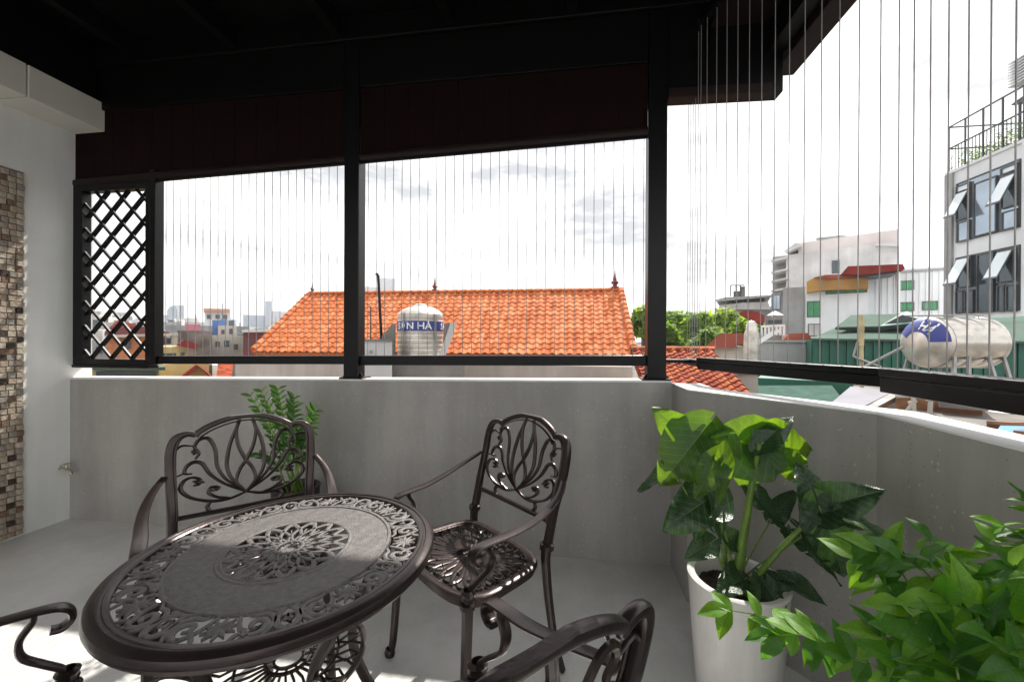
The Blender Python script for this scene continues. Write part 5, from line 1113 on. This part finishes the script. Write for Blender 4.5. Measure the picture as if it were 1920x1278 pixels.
ldk = thing('lower_roof', 'grey flat roof beneath the duct and timbers', 'roof', (4, 3, ZB)); zfl = Ft_.hit(1890, 830)[1] - .10; part('slab', MB().box(2.0, 6.2, .8, 4.2, ZB, zfl), M_conc, ldk, 0)

# ---------------- left city
Fy = Face(330, 24)
building('yellow_house', 'yellow house with layered cornices and a red roof left of the grey wall', 'house', Fy, 285, 352, 650, 5, M_wally, wins=[(300, 662, 330, 675), (338, 660, 346, 674)])
yh = thing('red_roof_house', 'orange walled house with dark red hip roof left of the yellow house', 'house', Face(255, 30).pt(0, 0, ZB)); Fz = Face(255, 30)
quad(Fz, [(196, 622), (205, 614), (280, 612), (318, 623), (318, 628), (196, 630)], -.4, 5, M_maroon, yh, 'roof'); a0, a1, z0, z1 = Fz.rect(200, 628, 312, 700); mb = MB(); Fz.box(mb, a0, a1, 0, 5, ZB, z1); part('wall', mb, mat('orange_render', (.52, .20, .09), .8), yh, 0)
quad(Fz, [(198, 628), (334, 624), (334, 629), (198, 633)], -.6, 0, M_wallc, yh, 'eave_band'); window(Fz, yh, 305, 633, 320, 645); window(Fz, yh, 225, 640, 245, 655)
quad(Fz, [(322, 628), (333, 628), (333, 662), (322, 662)], -.5, -.1, M_wallc, yh, 'corner_pier')
quad(Fz, [(220, 600), (248, 606), (265, 612), (205, 614)], 1, 4, M_pinkm, yh, 'roof_peak')
gy = building('grey_wall_house', 'windowless grey stained house in the middle of the left bay', 'house', Face(370, 33), 334, 398, 622, 7, M_conc, parapet=.1)
building('pale_house', 'pale stained house right of the windowless grey one', 'house', Face(430, 36), 398, 456, 628, 6, M_wallc, wins=[(404, 640, 412, 650), (420, 638, 430, 650), (438, 645, 446, 655)])
quad(Fy, [(330, 647), (345, 637), (372, 645), (368, 655)], -.5, 3, M_redm, thing('red_canopy_roof', 'small red roof in front of the windowless grey house', 'roof', Fy.pt(0, 1, 0)), 'sheet')
bm_ = building('maroon_shed', 'shed with dark maroon sheet front beside the orange roof', 'shed', Face(480, 30), 456, 510, 622, 6, M_maroon, wins=[(460, 642, 468, 650), (474, 642, 482, 650)])
quad(Face(480, 30), [(454, 618), (508, 616), (508, 622), (454, 623)], -.5, 3, M_concl, bm_, 'eave'); 
wc = building('white_apartments', 'white cluttered apartment block with an orange roofline in the left bay', 'building', Face(405, 85), 352, 446, 606, 20, M_wallw, wins=[(362, 612, 370, 620), (378, 612, 386, 620), (392, 618, 402, 626)])
F5 = Face(405, 80); building('upper_apartments', 'white top storeys with orange sheet roof above the white apartment block', 'building', F5, 384, 432, 583, 12, M_wallw, wins=[(388, 590, 396, 598), (404, 590, 412, 598), (418, 590, 426, 598)]); quad(F5, [(382, 578), (431, 579), (431, 584), (382, 584)], -2, 10, mat('orange_sheet', (.55, .27, .15), .6), thing('orange_sheet_roof', 'orange sheet roof on the tallest white apartment storeys', 'roof', F5.pt(0, 2, 0)), 'sheet')
building('blue_sheet_house', 'house with bright blue sheet upper wall in the left bay', 'house', Face(415, 60), 398, 424, 600, 8, M_blues)
building('pink_house', 'small pink walled house in the left bay', 'house', Face(358, 55), 347, 376, 607, 8, mat('pink_wall', (.50, .17, .22), .8))
building('cream_house', 'cream walled house with flat roof right of the blue sheet house', 'house', Face(430, 58), 408, 444, 610, 9, M_wallc, wins=[(415, 618, 421, 626), (430, 616, 436, 626)])
Fx1 = Face(240, 40); building('grey_terrace_house', 'grey house behind the lower lattice', 'house', Fx1, 170, 218, 640, 6, M_wallg, wins=[(180, 650, 192, 662)])
building('white_terrace_house', 'white house glimpsed through the lower right of the lattice', 'house', Face(260, 48), 222, 285, 610, 8, M_wallc, wins=[(232, 622, 242, 632), (255, 620, 265, 630)])
# seen under the rail
F6 = Face(240, 14)
u1 = building('veranda_house', 'house with pale edge beam and dark open veranda under the lattice', 'house', F6, 172, 298, 694, 4, M_wally); quad(F6, [(180, 696), (294, 697), (294, 712), (180, 712)], -.04, .0, M_glassd, u1, 'shade_panel')  # dark panel on the wall stands in for the veranda's shade
quad(F6, [(170, 688), (310, 688), (310, 694), (170, 693)], -.6, .4, M_greenl, u1, 'edge_beam')
F7 = Face(345, 16)
u2 = building('gabled_house', 'yellow house with a small brown roofed gable under the left rail', 'house', F7, 296, 392, 683, 5, M_wally); 
quad(F7, [(340, 706), (368, 684), (374, 687), (350, 706)], -.5, 1, M_redm, u2, 'gable_roof'); quad(F7, [(374, 687), (368, 684), (392, 706), (398, 706)], -.5, 1, M_redm, u2, 'gable_roof')
building('grey_low_house', 'grey low wall between the small gable and the red tiles under the rail', 'house', Face(385, 19), 372, 402, 684, 3, M_conc); building('white_low_wall', 'narrow white wall left of the small red tiled strip', 'wall', Face(405, 17), 398, 408, 684, 2, M_white)
rs_ = thing('red_tile_strip', 'small steep red tiled roof at the left end of the beige wall', 'roof', Face(422, 15).pt(0, 0, ZB)); F8 = Face(422, 15)
rslab(F8, [(404, 712), (432, 712), (438, 680), (410, 680)], -.6, .5, .08, M_tilered[0], rs_, 'roof'); mb = MB(); a0, a1, z0, z1 = F8.rect(406, 700, 430, 712); F8.box(mb, a0, a1, .0, 1, ZB, z0 - .2); part('wall', mb, M_wallc, rs_, 0)
# skyline
F9 = Face(330, 620)
g1 = building('glass_tower', 'curved top pale blue glass tower on the left skyline', 'tower', F9, 314, 345, 580, 30, M_farb, group='towers on the left skyline')
quad(F9, [(314, 581), (318, 575), (330, 572), (345, 572), (345, 581)], 0, 28, M_farb, g1, 'crown'); quad(F9, [(330, 572), (336, 572), (336, 605), (330, 605)], -.6, -.1, M_farw, g1, 'light_strip')
building('skyline_tower', 'wide low bluish tower between the white apartments and the orange roof', 'tower', Face(477, 600), 456, 498, 590, 30, M_farb, group='towers on the left skyline')
building('skyline_tower', 'slim bluish tower rising highest left of the orange roof', 'tower', Face(503, 700), 497, 509, 564, 20, M_farb, group='towers on the left skyline')
building('skyline_tower', 'pale stepped block just left of the orange roof edge', 'tower', Face(520, 500), 506, 545, 583, 30, M_farw, group='towers on the left skyline')
building('skyline_tower', 'faint pale tower above the ridge beside the black vent pipe', 'tower', Face(724, 600), 710, 741, 521, 30, M_farw, group='towers on the left skyline')
building('skyline_tower', 'faint lower block against the taller tower above the ridge', 'tower', Face(697, 600), 684, 708, 537, 30, M_farw, group='towers on the left skyline')
building('skyline_tower', 'pale block at the far left edge of the open bay', 'tower', Face(305, 450), 298, 314, 590, 30, M_farw, group='towers on the left skyline')
rr_ = random.Random(21)
mb = MB()
for i in range(900):
    px = rr_.uniform(-300, 2300); D = rr_.uniform(70, 420); F = Face(px, D, rr_.uniform(-25, 25)); w = rr_.uniform(4, 11); h = rr_.uniform(-6, 1.3 + D * .042) if px < 600 else rr_.uniform(-8.5, -1.5) + D * .006
    mb.cm = rr_.randrange(5); F.box(mb, -w / 2, w / 2, 0, w, ZB, h)
    if D < 260 and px < 700:
        mb.cm = 6; nf = max(1, int((h - ZB) / 3.3))
        for f_ in range(max(0, nf - 3), nf):
            for c_ in range(int(w / 2)): F.box(mb, -w / 2 + .5 + c_ * 2, -w / 2 + 1.5 + c_ * 2, -.06, .0, h - 2.6 - 3.3 * (nf - 1 - f_), h - 1.3 - 3.3 * (nf - 1 - f_))
    if D < 260 and px < 700:
        for c_ in range(5):
            q_, k_ = rr_.uniform(-w * .45, w * .4), rr_.uniform(.2, w * .8); mb.cm = rr_.choice((0, 2, 3, 5, 6)); u_ = rr_.uniform(.3, 1.1)
            F.box(mb, q_, q_ + u_, k_, k_ + u_, h, h + rr_.uniform(.5, 1.4))
        q_ = rr_.uniform(-w * .4, w * .4); mb.cm = 6; F.box(mb, q_, q_ + .09, .5, .59, h, h + rr_.uniform(1.5, 4))
    if rr_.random() < .4: mb.cm = rr_.choice((5, 5, 2)); F.box(mb, -w / 4, w / 4, w * .2, w * .6, h, h + rr_.uniform(1, 2.5))
ct = part('city_houses', mb, [M_wallw, M_wallc, M_wallg, M_concl, M_wallb, M_farw, M_glassd], None, 0); ct['kind'] = 'stuff'; ct['label'] = 'mass of small pale houses far off across the city'

# ---------------- air
hz = MB().box(-1700, 1700, -1700, 1700, ZB - 1.2, 80)
hm = bpy.data.materials.new('haze_air'); hm.use_nodes = True; t = hm.node_tree; t.nodes.clear()
pv = t.nodes.new('ShaderNodeVolumePrincipled'); pv.inputs['Color'].default_value = (0.93, 0.95, 1.0, 1); pv.inputs['Density'].default_value = 0.0006
mo_ = t.nodes.new('ShaderNodeOutputMaterial'); t.links.new(pv.outputs[0], mo_.inputs['Volume'])
h = part('haze', hz, hm, None, 0); h['kind'] = 'stuff'

# sheet seams and a cornice line on the white block
aa, zz1 = Fw.hit(1632, 515); ab, _ = Fw.hit(1775, 515)
for i in range(1, 12):
    x = aa + (ab - aa) * i / 12; mb = MB(); Fw.box(mb, x - .025, x + .025, -.03, -.002, ZB, zz1 - .02); part('seam', mb, M_wallw, wb, 0)
mb = MB(); Fw.box(mb, aa, ab, -.08, -.001, zz1 - .02, zz1 + .10); part('cornice', mb, M_wallg, wb, 0)
